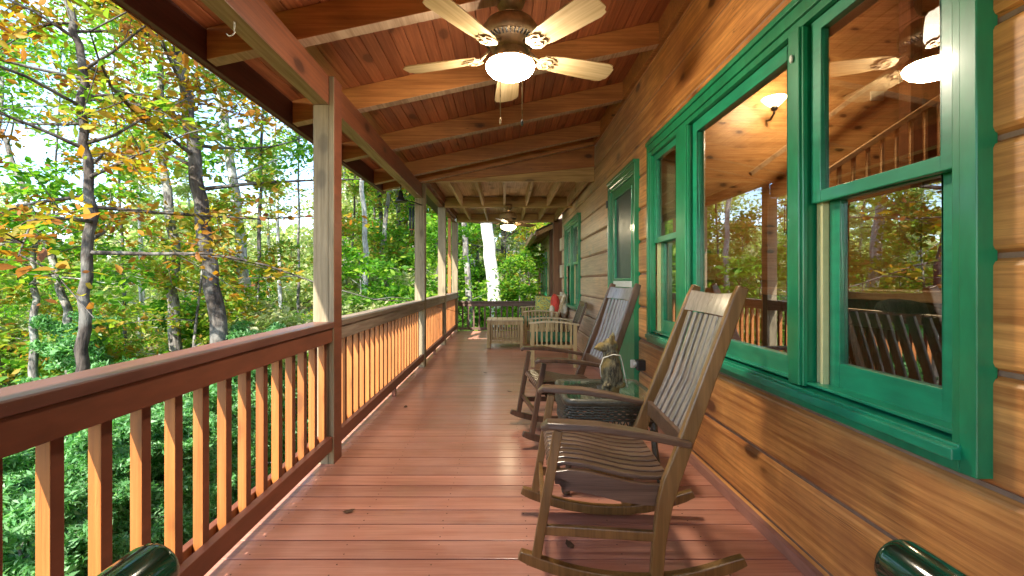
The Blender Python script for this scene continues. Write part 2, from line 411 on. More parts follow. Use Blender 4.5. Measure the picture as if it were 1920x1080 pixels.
# ------------------------------------------------------------------ deck
dk = MB(); y = -4.0; P_ = .1408
k0 = math.ceil((-4.0+.02)/P_); k1 = int((10.98+.02)/P_)
for k in range(k0, k1): 
    y0 = k*P_-.02
    dk.box(-1.30, 1.235, y0+.0038, y0+P_-.0038, -.03, random.uniform(-.0012, .0), 0)
for k in range(max(k0, 0), k1):
    y0 = k*P_-.02
    for xx in (-1.1, -.70, -.30, .10, .50, .90):
        for dy in (.035, .105):
            a_ = xx+random.uniform(-.008, .008); b_ = y0+dy+random.uniform(-.004, .004)
            dk.box(a_-.0032, a_+.0032, b_-.0032, b_+.0032, -.002, .0006, 1)
dk.box(-1.28, 1.2, -4, 10.9, -.22, -.034, 1)
tag(link('deck', dk.mesh('deck', [M['deck'], M['darkwood']]), bevel=.003), kind='structure')

# ------------------------------------------------------------------ porch posts
POSTS = [(2.965, 2.502), (6.30, 2.70), (8.48, 2.545), (10.66, 2.545)]
plabels = ['nearest porch post, thick and pale, with the brown rail ending against it',
           'porch post where the sloping roof ends and the flat joists begin',
           'third porch post, under the middle cross beam, with the rail on both sides',
           'corner porch post farthest down the deck where the end railing starts']
for (py, top), lb in zip(POSTS, plabels):
    e = thing('porch_post', (-1.17, py+.07, 0), lb, 'post', 'posts carrying the porch roof')
    m = MB(); near = py < 7
    bt = 2.319 if near else 2.545
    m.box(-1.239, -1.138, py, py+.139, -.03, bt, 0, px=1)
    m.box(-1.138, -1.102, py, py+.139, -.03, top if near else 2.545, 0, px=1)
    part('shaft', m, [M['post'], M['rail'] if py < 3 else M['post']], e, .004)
e = thing('porch_post', (-1.17, -.9, 0), 'porch post outside the frame at the near end of the railing', 'post', 'posts carrying the porch roof')
part('shaft', MB().box(-1.239, -1.102, -1.0, -.861, -.03, 2.319, 0, px=1), [M['post'], M['rail']], e, .004)
e = thing('slim_post', (-1.2, 9.95, .9), 'slim orange wooden upright standing on the rail between the two farthest posts', 'post')
part('shaft', MB().box(-1.236, -1.172, 9.92, 9.98, .919, 2.54), M['bal'], e, .003)

# ------------------------------------------------------------------ railings
def railing(y0, y1, ys, label, supports=()):
    e = thing('porch_railing', (-1.17, (y0+y1)/2, 0), label, 'railing', 'railing sections along the open side')
    part('cap_rail', MB().box(-1.245, -1.100, y0, y1, .879, .917), M['cap'] if y1 < 3 else M['capgrey'], e, .005)
    m = MB().box(-1.150, -1.112, y0, y1, .787, .877).box(-1.222, -1.190, y0, y1, .787, .877); part('top_rail', m, M['rail'] if y1 < 3 else M['capgrey'], e, .003)
    m = MB().box(-1.150, -1.112, y0, y1, .09, .178); part('bottom_rail', m, M['rail'], e, .003)
    m = MB().box(-1.222, -1.190, y0, y1, .09, .178); part('bottom_rail', m, M['rail'], e, .003)
    for s in supports: part('support_block', MB().box(-1.16, -1.12, s, s+.04, 0, .089), M['rail'], e, .002)
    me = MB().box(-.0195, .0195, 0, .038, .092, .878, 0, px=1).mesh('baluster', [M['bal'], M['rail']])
    for yy in ys:
        o = link('baluster', me, e, bevel=.002); o.location = Vector((-1.170, yy, 0))-e.location
    return e
railing(-.861, 2.965, [1.163+.147*k for k in range(-13, 13)], 'nearest stretch of brown porch railing with wide top rail', (1.4,))
railing(3.104, 6.30, [3.16+.147*k for k in range(21)], 'second stretch of railing between the two tall front posts', (4.7,))
railing(6.439, 8.48, [6.50+.147*k for k in range(14)], 'third stretch of railing, short, beside the joisted ceiling', (7.4,))
railing(8.619, 10.66, [8.68+.147*k for k in range(14)], 'last stretch of side railing before the deck corner', (9.6,))
railing(-4.0, -1.0, [-3.9+.147*k for k in range(19)], 'railing stretch outside the frame before the nearest one')
e = thing('end_railing', (0, 10.85, 0), 'lower dark railing closing the far end of the deck', 'railing')
part('top_rail', MB().box(-1.10, 1.19, 10.80, 10.90, .67, .708).box(-1.10, 1.19, 10.825, 10.875, .585, .668), M['endrail'], e, .004)
part('bottom_rail', MB().box(-1.10, 1.19, 10.83, 10.87, .03, .09), M['endrail'], e, .003)
me = MB().box(-.02, .02, -.019, .019, .09, .585).mesh('baluster', M['endrail'])
for k in range(17):
    o = link('baluster', me, e, bevel=.002); o.location = (-1.0+.131*k, 0, 0)

# ------------------------------------------------------------------ porch roof
SL = .217
def zb(x): return 2.505+SL*(x+1.138)      # underside of rafters
e = thing('porch_roof', (0, 3, 2.5), 'sloping wooden porch roof with exposed rafters and reddish board ceiling', 'roof')
RH = .178
# ceiling boards as v-groove strips along y
m = MB()
x = -1.66
while x < 1.24:
    x1 = x+.092; g = .004
    m.add([(x+g, -4.2, zb(x+g)+RH), (x1-g, -4.2, zb(x1-g)+RH), (x1-g, 6.33, zb(x1-g)+RH), (x+g, 6.33, zb(x+g)+RH)], [(0, 1, 2, 3)])
    m.add([(x1-g, -4.2, zb(x1-g)+RH), (x1, -4.2, zb(x1)+RH+.010), (x1+g, -4.2, zb(x1+g)+RH), (x1-g, 6.33, zb(x1-g)+RH), (x1, 6.33, zb(x1)+RH+.010), (x1+g, 6.33, zb(x1+g)+RH)], [(0, 1, 4, 3), (1, 2, 5, 4)])
    x = x1
part('ceiling_boards', m, M['ceiling'], e)
m = MB().add([(-1.75, -4.3, zb(-1.75)+.215), (1.25, -4.3, zb(1.25)+.215), (1.25, 6.4, zb(1.25)+.215), (-1.75, 6.4, zb(-1.75)+.215),
              (-1.75, -4.3, zb(-1.75)+.255), (1.25, -4.3, zb(1.25)+.255), (1.25, 6.4, zb(1.25)+.255), (-1.75, 6.4, zb(-1.75)+.255)],
             [(0, 3, 2, 1), (4, 5, 6, 7), (0, 1, 5, 4), (1, 2, 6, 5), (2, 3, 7, 6), (3, 0, 4, 7)])
part('roof_covering', m, M['roof'], e)
rx = [(-1.64, zb(-1.64)), (1.19, zb(1.19)), (1.19, zb(1.19)+RH-.001), (-1.64, zb(-1.64)+RH-.001)]
rme = MB().prism(rx, 0, .085)
for i, f_ in enumerate(rme.f):
    pass
rme = MB().prism(rx, 0, .085, mi=0); rme.mi[2] = 1
rme = rme.mesh('rafter', [M['rafter'], M['beambottom']])
for yy in (-3.9, -2.8, -1.7, -.65, .42, 1.48, 2.525, 3.545, 4.63, 5.74, 6.155):
    o = link('rafter', rme, e, bevel=.003); o.location = Vector((0, yy, 0))-e.location
m = MB().box(-1.239, -1.138, -4, 6.30, 2.32, 2.504, 0, nz_=1)
part('beam', m, [M['beam'], M['beambottom']], e, .003)
m = MB().prism([(-1.68, 2.385), (-1.645, 2.385), (-1.645, 2.565), (-1.68, 2.558)], -4.2, 6.36)
part('fascia', m, M['fascia'], e, .002)
part('drip_edge', MB().box(-1.70, -1.681, -4.2, 6.36, 2.40, 2.412).box(-1.686, -1.681, -4.2, 6.36, 2.378, 2.40), M['gutter'], e)
m = MB().box(1.185, 1.222, -4.2, 6.28, 3.02, 3.205); part('ledger', m, M['rafter'], e, .003)
m = MB().prism([(-1.1, 2.52), (1.222, 2.744), (1.222, 3.2), (-1.1, 2.70)], 6.27, 6.30); part('gable_infill', m, M['rafter'], e)
# flat joisted section
m = MB().box(-1.10, 1.225, 6.30, 6.36, 2.545, 2.742, 0, nz_=1); part('cross_beam', m, [M['crossbeam'], M['joist']], e, .003)
m = MB().box(-1.10, 1.225, 8.40, 8.48, 2.53, 2.72); part('cross_beam', m, M['crossbeam'], e, .003)
m = MB().box(-1.10, 1.225, 10.50, 10.62, 2.53, 2.72); part('cross_beam', m, M['crossbeam'], e, .003)
m = MB().box(-1.239, -1.140, 6.44, 10.80, 2.546, 2.74).box(-1.139, -1.10, 6.37, 10.49, 2.60, 2.74); part('beam', m, M['beam'], e, .003)
jm = MB().box(-.02, .02, 6.362, 8.398, 2.556, 2.73).mesh('joist', M['joist'])
jm2 = MB().box(-.02, .02, 8.482, 10.498, 2.556, 2.73).mesh('joist', M['joist'])
for xx in (-.79, -.40, -.01, .385, .78, 1.15):
    for mm in (jm, jm2):
        o = link('joist', mm, e); o.location = Vector((xx, 0, 0))-e.location
m = MB()
yy = 6.37
while yy < 10.75: m.box(-1.25, 1.225, yy+.003, yy+.137, 2.732, 2.75); yy += .14
part('ceiling_boards', m, M['joist'], e)
part('roof_covering', MB().box(-1.6, 1.225, 6.42, 10.9, 2.76, 2.80), M['roof'], e)
hk = thing('white_hook', (-1.19, 2.02, 2.32), 'small white S hook screwed under the porch beam', 'hook')
part('wire', MB().tube([(-1.19, 2.02, 2.325), (-1.19, 2.02, 2.29), (-1.185, 2.01, 2.275), (-1.175, 2.0, 2.262), (-1.18, 1.99, 2.245), (-1.195, 1.99, 2.24), (-1.21, 2.0, 2.255)], .003, 6), M['white'], hk)

# ------------------------------------------------------------------ log house
house = thing('log_house', (1.3, 4, 0), 'log cabin wall with green trimmed windows along the porch', 'house')
WX = 1.222
OPEN = [(1.20, 3.79, .74, 2.27), (4.28, 5.22, .0, 2.24), (7.55, 9.08, .75, 2.24)]
JT = [.064+.295*k for k in range(-1, 13)]
def logprof(z0, z1, lo, hi):
    g = .026
    zs = sorted(set([max(z0, lo), min(z1, hi)]+[q for q in (z0+.006, z0+g*.6, z0+g, z1-g, z1-g*.6, z1-.006) if lo < q < hi]))
    def X(z):
        d = min(z-z0, z1-z)
        return WX if d >= g else (WX+.005 if d > g*.5 else WX+.022)
    fr = [(X(z), z) for z in zs]
    return fr+[(1.40, zs[-1]), (1.40, zs[0])]
m = MB()
for z0, z1 in zip(JT[:-1], JT[1:]):
    if z1 < 0: continue
    end = 9.9
    segs = [(-4.2, end, [])]
    cuts = [(a, b, c, d) for a, b, c, d in OPEN if c < z1 and d > z0]
    y = -4.2
    for a, b, c, d in sorted(cuts):
        m.prism(logprof(z0, z1, -9, 99), y, a)
        if c > z0+.01: m.prism(logprof(z0, z1, -9, c), a, b)
        if d < z1-.01: m.prism(logprof(z0, z1, d, 99), a, b)
        y = b
    m.prism(logprof(z0, z1, -9, 99), y, end)
m.box(1.26, 1.40, -4.2, 9.9, JT[-1], 6.4)
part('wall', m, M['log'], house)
m = MB()
for z in JT[1:-1]:
    y = -4.2
    for a, b, c, d in sorted([o for o in OPEN if o[2] < z < o[3]]):
        m.box(1.240, 1.26, y, a, z-.007, z+.007); y = b
    m.box(1.240, 1.26, y, 9.9, z-.007, z+.007)
part('chinking', m, M['chink'], house)
part('skirting', MB().prism([(1.197, 0.001), (1.22, 0.001), (1.239, .05), (1.205, .045)], -4.2, 9.9), M['skirt'], house)
m = MB()
for i, (z0, z1) in enumerate(zip(JT[:-1], JT[1:])):
    if z0 < -.1 or z0 > 2.3: continue
    if i % 2: m.box(WX-.005, 1.40, 9.905, 10.25, z0+.01, z1-.01)
    else: m.box(WX+.02, 1.40, 9.905, 10.02, z0+.01, z1-.01)
part('log_ends', m, M['logend'], house, .008)
part('corner_boards', MB().box(1.10, 1.30, 10.50, 10.60, 0, 2.60), M['darkwood'], house, .006)
part('corner_boards', MB().box(1.10, 1.20, 11.4, 11.55, 0, 2.5), M['darkwood'], house, .006)
# roof and upper walls closing the building
m = MB().box(1.26, 8, -4.4, -4.2, -.5, 6.4).box(8, 8.2, -4.4, 12.4, -.5, 6.4).box(1.26, 8.2, -4.4, 12.4, 6.4, 6.5).box(1.40, 8.2, 10.0, 10.2, -.5, 6.4)
part('outer_walls', m, M['darkwood'], house)

def fr(m, a, b, c, d, x0, x1, wd, wtop=None, wbot=None):   # rectangular frame in the wall plane
    wt = wtop or wd; wb = wbot or wd
    m.box(x0, x1, a, a+wd, c, d); m.box(x0, x1, b-wd, b, c, d)
    m.box(x0, x1, a+wd, b-wd, d-wt, d); m.box(x0, x1, a+wd, b-wd, c, c+wb); return m

def dh_unit(win, a, b, c, d, mid):     # double hung unit in opening a..b, c..d
    part('track', MB().box(1.245, 1.275, a, a+.0305, c, mid).box(1.238, 1.262, a+.03, a+.045, c-.001, mid+.001), M['track'], win, .001)
    part('track', MB().box(1.245, 1.275, b-.0305, b, c, mid).box(1.238, 1.262, b-.045, b-.03, c-.001, mid+.001), M['track'], win, .001)
    up = fr(MB(), a+.005, b-.005, mid-.02, d, 1.218, 1.252, .055, .05, .045)
    part('sash', up, M['greensash'], win, .003)
    lo = fr(MB(), a+.046, b-.046, c-.004, mid+.02, 1.262, 1.295, .055, .04, .105)
    part('sash', lo, M['greensash'], win, .003)
    part('glass', MB().box(1.236, 1.2363, a+.04, b-.04, mid, d-.03), M['glass'], win)
    part('glass', MB().box(1.280, 1.2803, a+.08, b-.08, c+.08, mid), M['glass'], win)

def casing(a, b, c, d, x=1.18, wd=.075, bot=True):
    m = MB()
    # a layered casing: backband, board, inner stop
    m.box(x, 1.235, a, a+.045, c, d-.0302).box(x, 1.235, b-.045, b, c, d-.0302)
    m.box(x+.010, 1.235, a+.045, a+wd, c, d-.045).box(x+.010, 1.235, b-wd, b-.045, c, d-.045)
    m.box(x-.012, 1.235, a-.0, b, d-.03, d)
    m.box(x, 1.235, a+.045, b-.045, d-.085, d-.0301)
    m.box(x+.012, 1.235, a+.045, b-.045, d-.12, d-.0851)
    if bot:
        m.box(x, 1.235, a+.045, b-.045, c, c+.04)
    return m
# big three-part window
win = part('window', casing(1.151, 3.84, .683, 2.325), M['green'], house, .003)
win['label'] = 'large three part window with green trim'
part('sill', MB().prism([(1.155, .715), (1.155, .745), (1.30, .765), (1.30, .715)], 1.19, 3.80).box(1.172, 1.19, 1.19, 3.80, .746, .756).box(1.205, 1.30, 1.226, 3.765, .766, .778), M['greensash'], win, .003)
for a, b in ((1.849, 1.918), (3.009, 3.18)):
    part('mullion', MB().box(1.18, 1.30, a+.0, b, .76, 2.205).box(1.19, 1.21, a-.012, a-.0001, .76, 2.2).box(1.19, 1.21, b+.0001, b+.012, .76, 2.2), M['green'], win, .003)
dh_unit(win, 1.226, 1.836, .768, 2.205, 1.507)
dh_unit(win, 3.193, 3.765, .768, 2.205, 1.507)
pf = fr(MB(), 1.931, 2.996, .768, 2.205, 1.222, 1.27, .06, .07, .09); part('sash', pf, M['greensash'], win, .003)
part('glass', MB().box(1.245, 1.2453, 1.98, 2.95, .84, 2.15), M['glass'], win)
part('jamb', MB().box(1.2705, 1.40, 1.19, 1.21, .75, 2.26).box(1.2705, 1.40, 3.78, 3.80, .75, 2.26).box(1.305, 1.40, 1.21, 3.78, .735, .765).box(1.2705, 1.40, 1.21, 3.78, 2.23, 2.26), M['track'], win)
hk = thing('pale_clip', (1.17, 1.885, 2.08), 'tiny pale clip screwed to the green window mullion near its top', 'hook')
part('clip', MB().ball((1.173, 1.885, 2.09), .011, sq=(.6, .8, 1.6)), M['white'], hk)
# door
door = part('door', casing(4.20, 5.30, .0, 2.30, bot=False).box(1.215, 1.26, 4.275, 4.40, .01, 2.18).box(1.215, 1.26, 5.10, 5.225, .01, 2.18).box(1.215, 1.26, 4.4001, 5.0999, 2.10, 2.18)
            .box(1.215, 1.26, 4.4001, 5.0999, 1.11, 1.19).box(1.222, 1.25, 4.4001, 5.0999, .22, 1.1099).box(1.215, 1.26, 4.4001, 5.0999, .01, .2199), M['green'], house, .003)
door['label'] = 'green door with a dark screen in its upper half'
part('screen', MB().box(1.236, 1.240, 4.39, 5.11, 1.18, 2.11), M['screen'], door)
part('screen_frame', fr(MB(), 4.40, 5.10, 1.1905, 2.0995, 1.208, 1.2345, .018), M['greensash'], door, .002)
part('screen_sill', MB().box(1.20, 1.2145, 4.40, 5.10, 1.12, 1.18), M['white'], door, .002)
part('door_curtain', MB().box(1.28, 1.285, 4.3, 5.2, .0, 2.2), M['screen'], door)
part('hinge', MB().box(1.165, 1.179, 5.27, 5.32, 2.02, 2.10), M['black'], door, .002)
part('handle', MB().tube([(1.21, 4.34, 1.0), (1.15, 4.34, 1.0), (1.15, 4.44, 1.0)], .008), M['brass'], door)
# second window
w2 = part('window', casing(7.44, 9.20, .69, 2.29), M['green'], house, .003)
w2['label'] = 'narrower two part green window past the door'
part('sill', MB().prism([(1.155, .72), (1.155, .75), (1.30, .765), (1.30, .72)], 7.48, 9.16), M['greensash'], w2, .003)
part('mullion', MB().box(1.18, 1.30, 8.27, 8.37, .76, 2.17), M['green'], w2, .003)
dh_unit(w2, 7.515, 8.265, .768, 2.17, 1.49); dh_unit(w2, 8.375, 9.125, .768, 2.17, 1.49)
# interior
m = MB().box(1.41, 8, 7.0, 7.1, -.1, 6.4); part('inner_wall', m, M['pine'], house)
m = MB().box(7.9, 7.98, -4.1, 6.99, -.1, 6.4).box(1.405, 1.43, -4.1, 1.15, 0, 6.3).box(1.405, 1.43, 3.85, 6.99, 0, 6.3).box(1.405, 1.43, 1.15, 3.85, 0, .70).box(1.405, 1.43, 1.15, 3.85, 2.31, 6.3).box(1.45, 8, -4.15, -4.1, 0, 6.3); part('inner_wall', m, M['piney'], house)
part('inner_floor', MB().box(1.41, 7.99, -4.1, 9.9, -.12, -.02), M['pinefloor'], house)
m = MB()
for k in range(22): m.box(1.41, 7.9, -4.1+.5*k+.004, -4.1+.5*(k+1)-.004, 5.75, 5.80)
part('inner_ceiling', m, M['pine'], house)
part('inner_post', MB().box(5.95, 6.13, 6.75, 6.95, -.02, 5.74), M['darkwood'], house, .006)
m = MB().box(6.2, 7.8, 6.90, 6.98, 4.3, 4.42).box(6.3, 6.38, 6.9, 6.98, 2.6, 4.29).box(7.0, 7.06, 6.9, 6.98, 2.6, 4.29).box(6.38, 7.0, 6.95, 6.97, 2.7, 4.2)
part('inner_trim', m, M['darkwood'], house)
sr = thing('stair_railing', (5.2, 6.4, 2.4), 'sloping wooden stair railing with pale balusters seen through the near window', 'railing')
part('handrail', MB().bar((4.3, 6.4, 2.58), (6.6, 6.4, 4.10), .06, .07), M['joist'], sr, .008)
part('bottom_rail', MB().bar((4.3, 6.4, 2.33), (6.6, 6.4, 3.0), .05, .06), M['joist'], sr, .006)
for k in range(11):
    xx = 4.45+.2*k; z0 = 2.33+(xx-4.3)*.2913+.03; z1 = 2.58+(xx-4.3)*.661-.035
    part('baluster', MB().box(xx-.02, xx+.02, 6.38, 6.42, z0, z1), M['joist'], sr)
part('stringer', MB().bar((3.6, 6.75, 2.75), (5.9, 6.75, 4.45), .05, .06), M['joist'], sr)
sc_ = thing('wall_lamp', (3.98, 6.95, 3.75), 'lit amber wall lamp on the pine wall seen through the middle pane', 'lamp')
part('shade', MB().lathe([(.05, -.06), (.11, -.01), (.17, .06), (.165, .065), (.10, .0), (.04, -.05)], (3.98, 6.80, 3.82)), M['sconce'], sc_)
part('bracket', MB().tube([(3.98, 6.99, 3.62), (3.98, 6.90, 3.60), (3.98, 6.80, 3.66), (3.98, 6.80, 3.77)], .018).ball((3.98, 6.80, 3.74), .05), M['black'], sc_)
ld = bpy.data.lights.new('wall_lamp_light', 'POINT'); ld.energy = 20; ld.color = (1, .74, .42); ld.shadow_soft_size = .12
lo = bpy.data.objects.new('wall_lamp_light', ld); C.objects.link(lo); lo.parent = sc_; lo.location = (0, -.75, .25)
sp = thing('switch_plate', (5.6, 6.98, 3.6), 'small cream plate on the pine wall beside the dark inner post', 'switch plate')
part('plate', MB().box(5.55, 5.75, 6.97, 6.995, 3.92, 4.06), M['cream'], sp, .004)

ic = thing('indoor_chair', (1.75, 1.9, 0), 'dark slatted chair standing indoors with its back to the lower near pane', 'chair')
M['blackwood'] = wood('black_wood', (.012, .009, .008), (.03, .022, .018), 'z', rough=.3, var=.05)
part('back_post', MB().bar((1.66, 1.60, 0), (1.56, 1.60, 1.03), .035, .035, up=(1, 0, 0)), M['blackwood'], ic, .004)
part('back_post', MB().bar((1.66, 2.12, 0), (1.56, 2.12, 1.03), .035, .035, up=(1, 0, 0)), M['blackwood'], ic, .004)
part('crest_rail', MB().bar((1.562, 1.58, 1.02), (1.562, 2.14, 1.02), .03, .075), M['blackwood'], ic, .01)
part('lower_rail', MB().bar((1.60, 1.60, .56), (1.60, 2.12, .56), .03, .05), M['blackwood'], ic, .004)
for k in range(8):
    yy = 1.655+.058*k; part('back_slat', MB().bar((1.598, yy, .56), (1.562, yy, 1.0), .030, .014, up=(1, 0, 0)), M['blackwood'], ic, .003)
part('seat', MB().box(1.62, 2.12, 1.60, 2.12, .42, .46), M['blackwood'], ic, .01)
for yy in (1.62, 2.10): part('leg', MB().box(2.07, 2.11, yy-.02, yy+.02, 0, .4195), M['blackwood'], ic, .003)
cu = thing('dark_cushion', (1.60, 1.78, 1.0), 'dark woven cushion slung over the top of the indoor chair back', 'cushion')
M['darkcloth'] = paint('dark_cloth', (.03, .022, .017), rough=.85, scale=220, var=.4, bump=.8)
part('cushion', MB().ball((1.60, 1.74, 1.0), .24, 24, 14, sq=(.24, 1.05, .36), M_=Matrix.Rotation(R(16), 4, 'X')), M['darkcloth'], cu)
ct = thing('console_table', (2.7, 3.3, 0), 'honey coloured wooden counter indoors behind the dark slatted chair', 'table')
part('table_top', MB().box(2.5, 2.95, 2.3, 4.6, 1.05, 1.12), M['piney'], ct, .01)
part('front_panel', MB().box(2.55, 2.58, 2.35, 4.55, 0, 1.049), M['blackwood'], ct)
part('back_panel', MB().box(2.88, 2.91, 2.35, 4.55, 0, 1.049), M['blackwood'], ct)

# outdoor socket box
ob = thing('socket_box', (1.2, 4.03, .45), 'small black weatherproof socket box low on the log wall beside the door', 'socket')
part('cover', MB().box(1.155, 1.223, 3.99, 4.07, .40, .49), M['black'], ob, .006)
part('plug', MB().tube([(1.155, 4.05, .45), (1.13, 4.05, .45)], .024, 10).box(1.115, 1.154, 4.075, 4.10, .41, .48), M['white'], ob, .003)

# wing beyond the recess
wing = thing('house_wing', (1.6, 14, 0), 'far wing of the cabin with low eave and gutter past the deck end', 'house')
m = MB()
for z0, z1 in zip(JT[:-1], JT[1:]):
    if z0 > 2.6: continue
    m.prism([(a+.01, b) for a, b in logprof(z0, z1, -9, 99)], 12.3, 16.0)
m.box(1.40, 5, 12.3, 12.45, -1.5, 3.2).box(1.24, 1.40, 12.3, 16, -2, -.24)
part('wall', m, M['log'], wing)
part('window', fr(MB(), 13.5, 15.3, .75, 2.05, 1.19, 1.235, .09).box(1.20, 1.235, 14.34, 14.44, .84, 1.96), M['green'], wing, .004)
part('window_glass', MB().box(1.225, 1.2255, 13.59, 15.21, .84, 1.96), M['screen'], wing)
m = MB().prism([(.74, 2.36), (2.2, 3.05), (2.2, 3.09), (.74, 2.40)], 10.95, 16.2); part('roof', m, M['roof'], wing)
for k in range(12):
    yy = 11.0+.45*k
    part('rafter_tail', MB().prism([(.78, 2.27), (1.3, 2.515), (1.3, 2.615), (.78, 2.372)], yy, yy+.05), M['joist'], wing)
part('fascia', MB().box(.745, .775, 10.95, 16.2, 2.25, 2.36), M['gutter'], wing)
m = MB().prism([(.64, 2.36), (.66, 2.27), (.735, 2.27), (.742, 2.36), (.73, 2.36), (.725, 2.28), (.67, 2.28), (.652, 2.36)], 10.95, 16.2)
m.tube([(.69, 16.0, 2.28), (.70, 16.0, 2.18), (.9, 16.0, 2.08), (1.2, 16.0, 1.98), (1.2, 16.0, -1)], .04, 8)
part('gutter', m, M['gutter'], wing)

# ------------------------------------------------------------------ ceiling fans
def fan(name, loc, label, bladem, bowlm, a0, canopy_top, rot=0):
    e = thing(name, loc, label, 'ceiling fan', 'ceiling fans')
    part('canopy', MB().lathe([(.03, .245), (.05, .25), (.072, .275), (.084, .31), (.086, .34), (.086, canopy_top)]), M['brass'], e, world=False)
    part('downrod', MB().tube([(0, 0, .16), (0, 0, .30)], .014).ball((0, 0, .25), .03), M['brass'], e, world=False)
    hs = MB().lathe([(.02, .205), (.09, .20), (.135, .185), (.158, .15), (.162, .115), (.150, .085), (.120, .075), (.115, .04), (.10, .03), (.06, .03)], n=36)
    h = part('motor_housing', hs, M['brass'], e, world=False)
    vents = MB()
    for k in range(40):
        a = 2*PI*k/40; ca, sa = math.cos(a), math.sin(a)
        vents.bar((.122*ca, .122*sa, .0735), (.152*ca, .152*sa, .0865), .006, .012)
    part('vent_ribs', vents, M['black'], h, world=False)
    fit = MB().lathe([(.06, .04), (.085, .03), (.092, .0), (.10, -.025), (.132, -.035), (.136, -.048), (.12, -.05)], n=36)
    part('light_fitter', fit, M['brass'], e, world=False)
    part('light_bowl', MB().lathe([(.132, -.045), (.139, -.06), (.134, -.078), (.115, -.100), (.08, -.118), (.04, -.129), (.0001, -.132)], n=40), bowlm, e, world=False)
    # blade along +x
    n = 10; top = []; 
    outline = [(.20, -.050), (.30, -.068), (.45, -.078), (.60, -.083), (.635, -.072), (.640, -.055), (.656, -.045), (.658, 0), (.656, .045), (.640, .055), (.635, .072), (.60, .083), (.45, .078), (.30, .068), (.20, .050), (.185, 0)]
    bme = MB().prism(outline, -.003, .003, axis='z').mesh('blade', bladem)
    arm = MB()
    arm.tube([(.105, 0, .05), (.14, 0, .03), (.18, 0, .0), (.22, 0, -.006)], .010, 6)
    arm.prism([(.17, -.03), (.20, -.055), (.25, -.05), (.275, -.03), (.262, -.008), (.30, 0), (.262, .008), (.275, .03), (.25, .05), (.20, .055), (.17, .03)], -.0115, -.0035, axis='z')
    for sgn in (-1, 1):
        arm.tube([(.19, sgn*.01, -.013), (.21, sgn*.035, -.014), (.24, sgn*.036, -.014), (.25, sgn*.02, -.014), (.235, sgn*.012, -.014)], .004, 5)
    ame = arm.mesh('blade_iron', M['brass'])
    for k in range(5):
        b = link('blade', bme, e); b.rotation_euler = (R(-11), 0, R(a0+72*k)); b.location = (0, 0, .0)
        q = link('blade_iron', ame, b)
    for (dx, dy, L) in ((-.04, -.075, .36), (.045, -.075, .37)):
        c = MB().tube([(dx, dy, -.01), (dx*1.4, dy*1.5, -.03), (dx*1.4, dy*1.5, -.03-L)], .0022, 5)
        pc = part('pull_chain', c, M['chain'], e, world=False)
        part('chain_knob', MB().lathe([(.002, .0), (.007, -.012), (.006, -.03), (.002, -.038)], (dx*1.4, dy*1.5, -.03-L)), M['black'] if dx > 0 else M['chain'], pc, world=False)
    return e
fan('ceiling_fan', (.03, 2.62, 2.462), 'brass ceiling fan with pale wooden blades and lit bowl over the near deck', M['blade'], M['bowl'], 92, .33)
fan('ceiling_fan', (.06, 8.44, 2.24), 'dark bladed ceiling fan hanging under the joists far down the porch', M['blade2'], M['bowl2'], 40, .30)

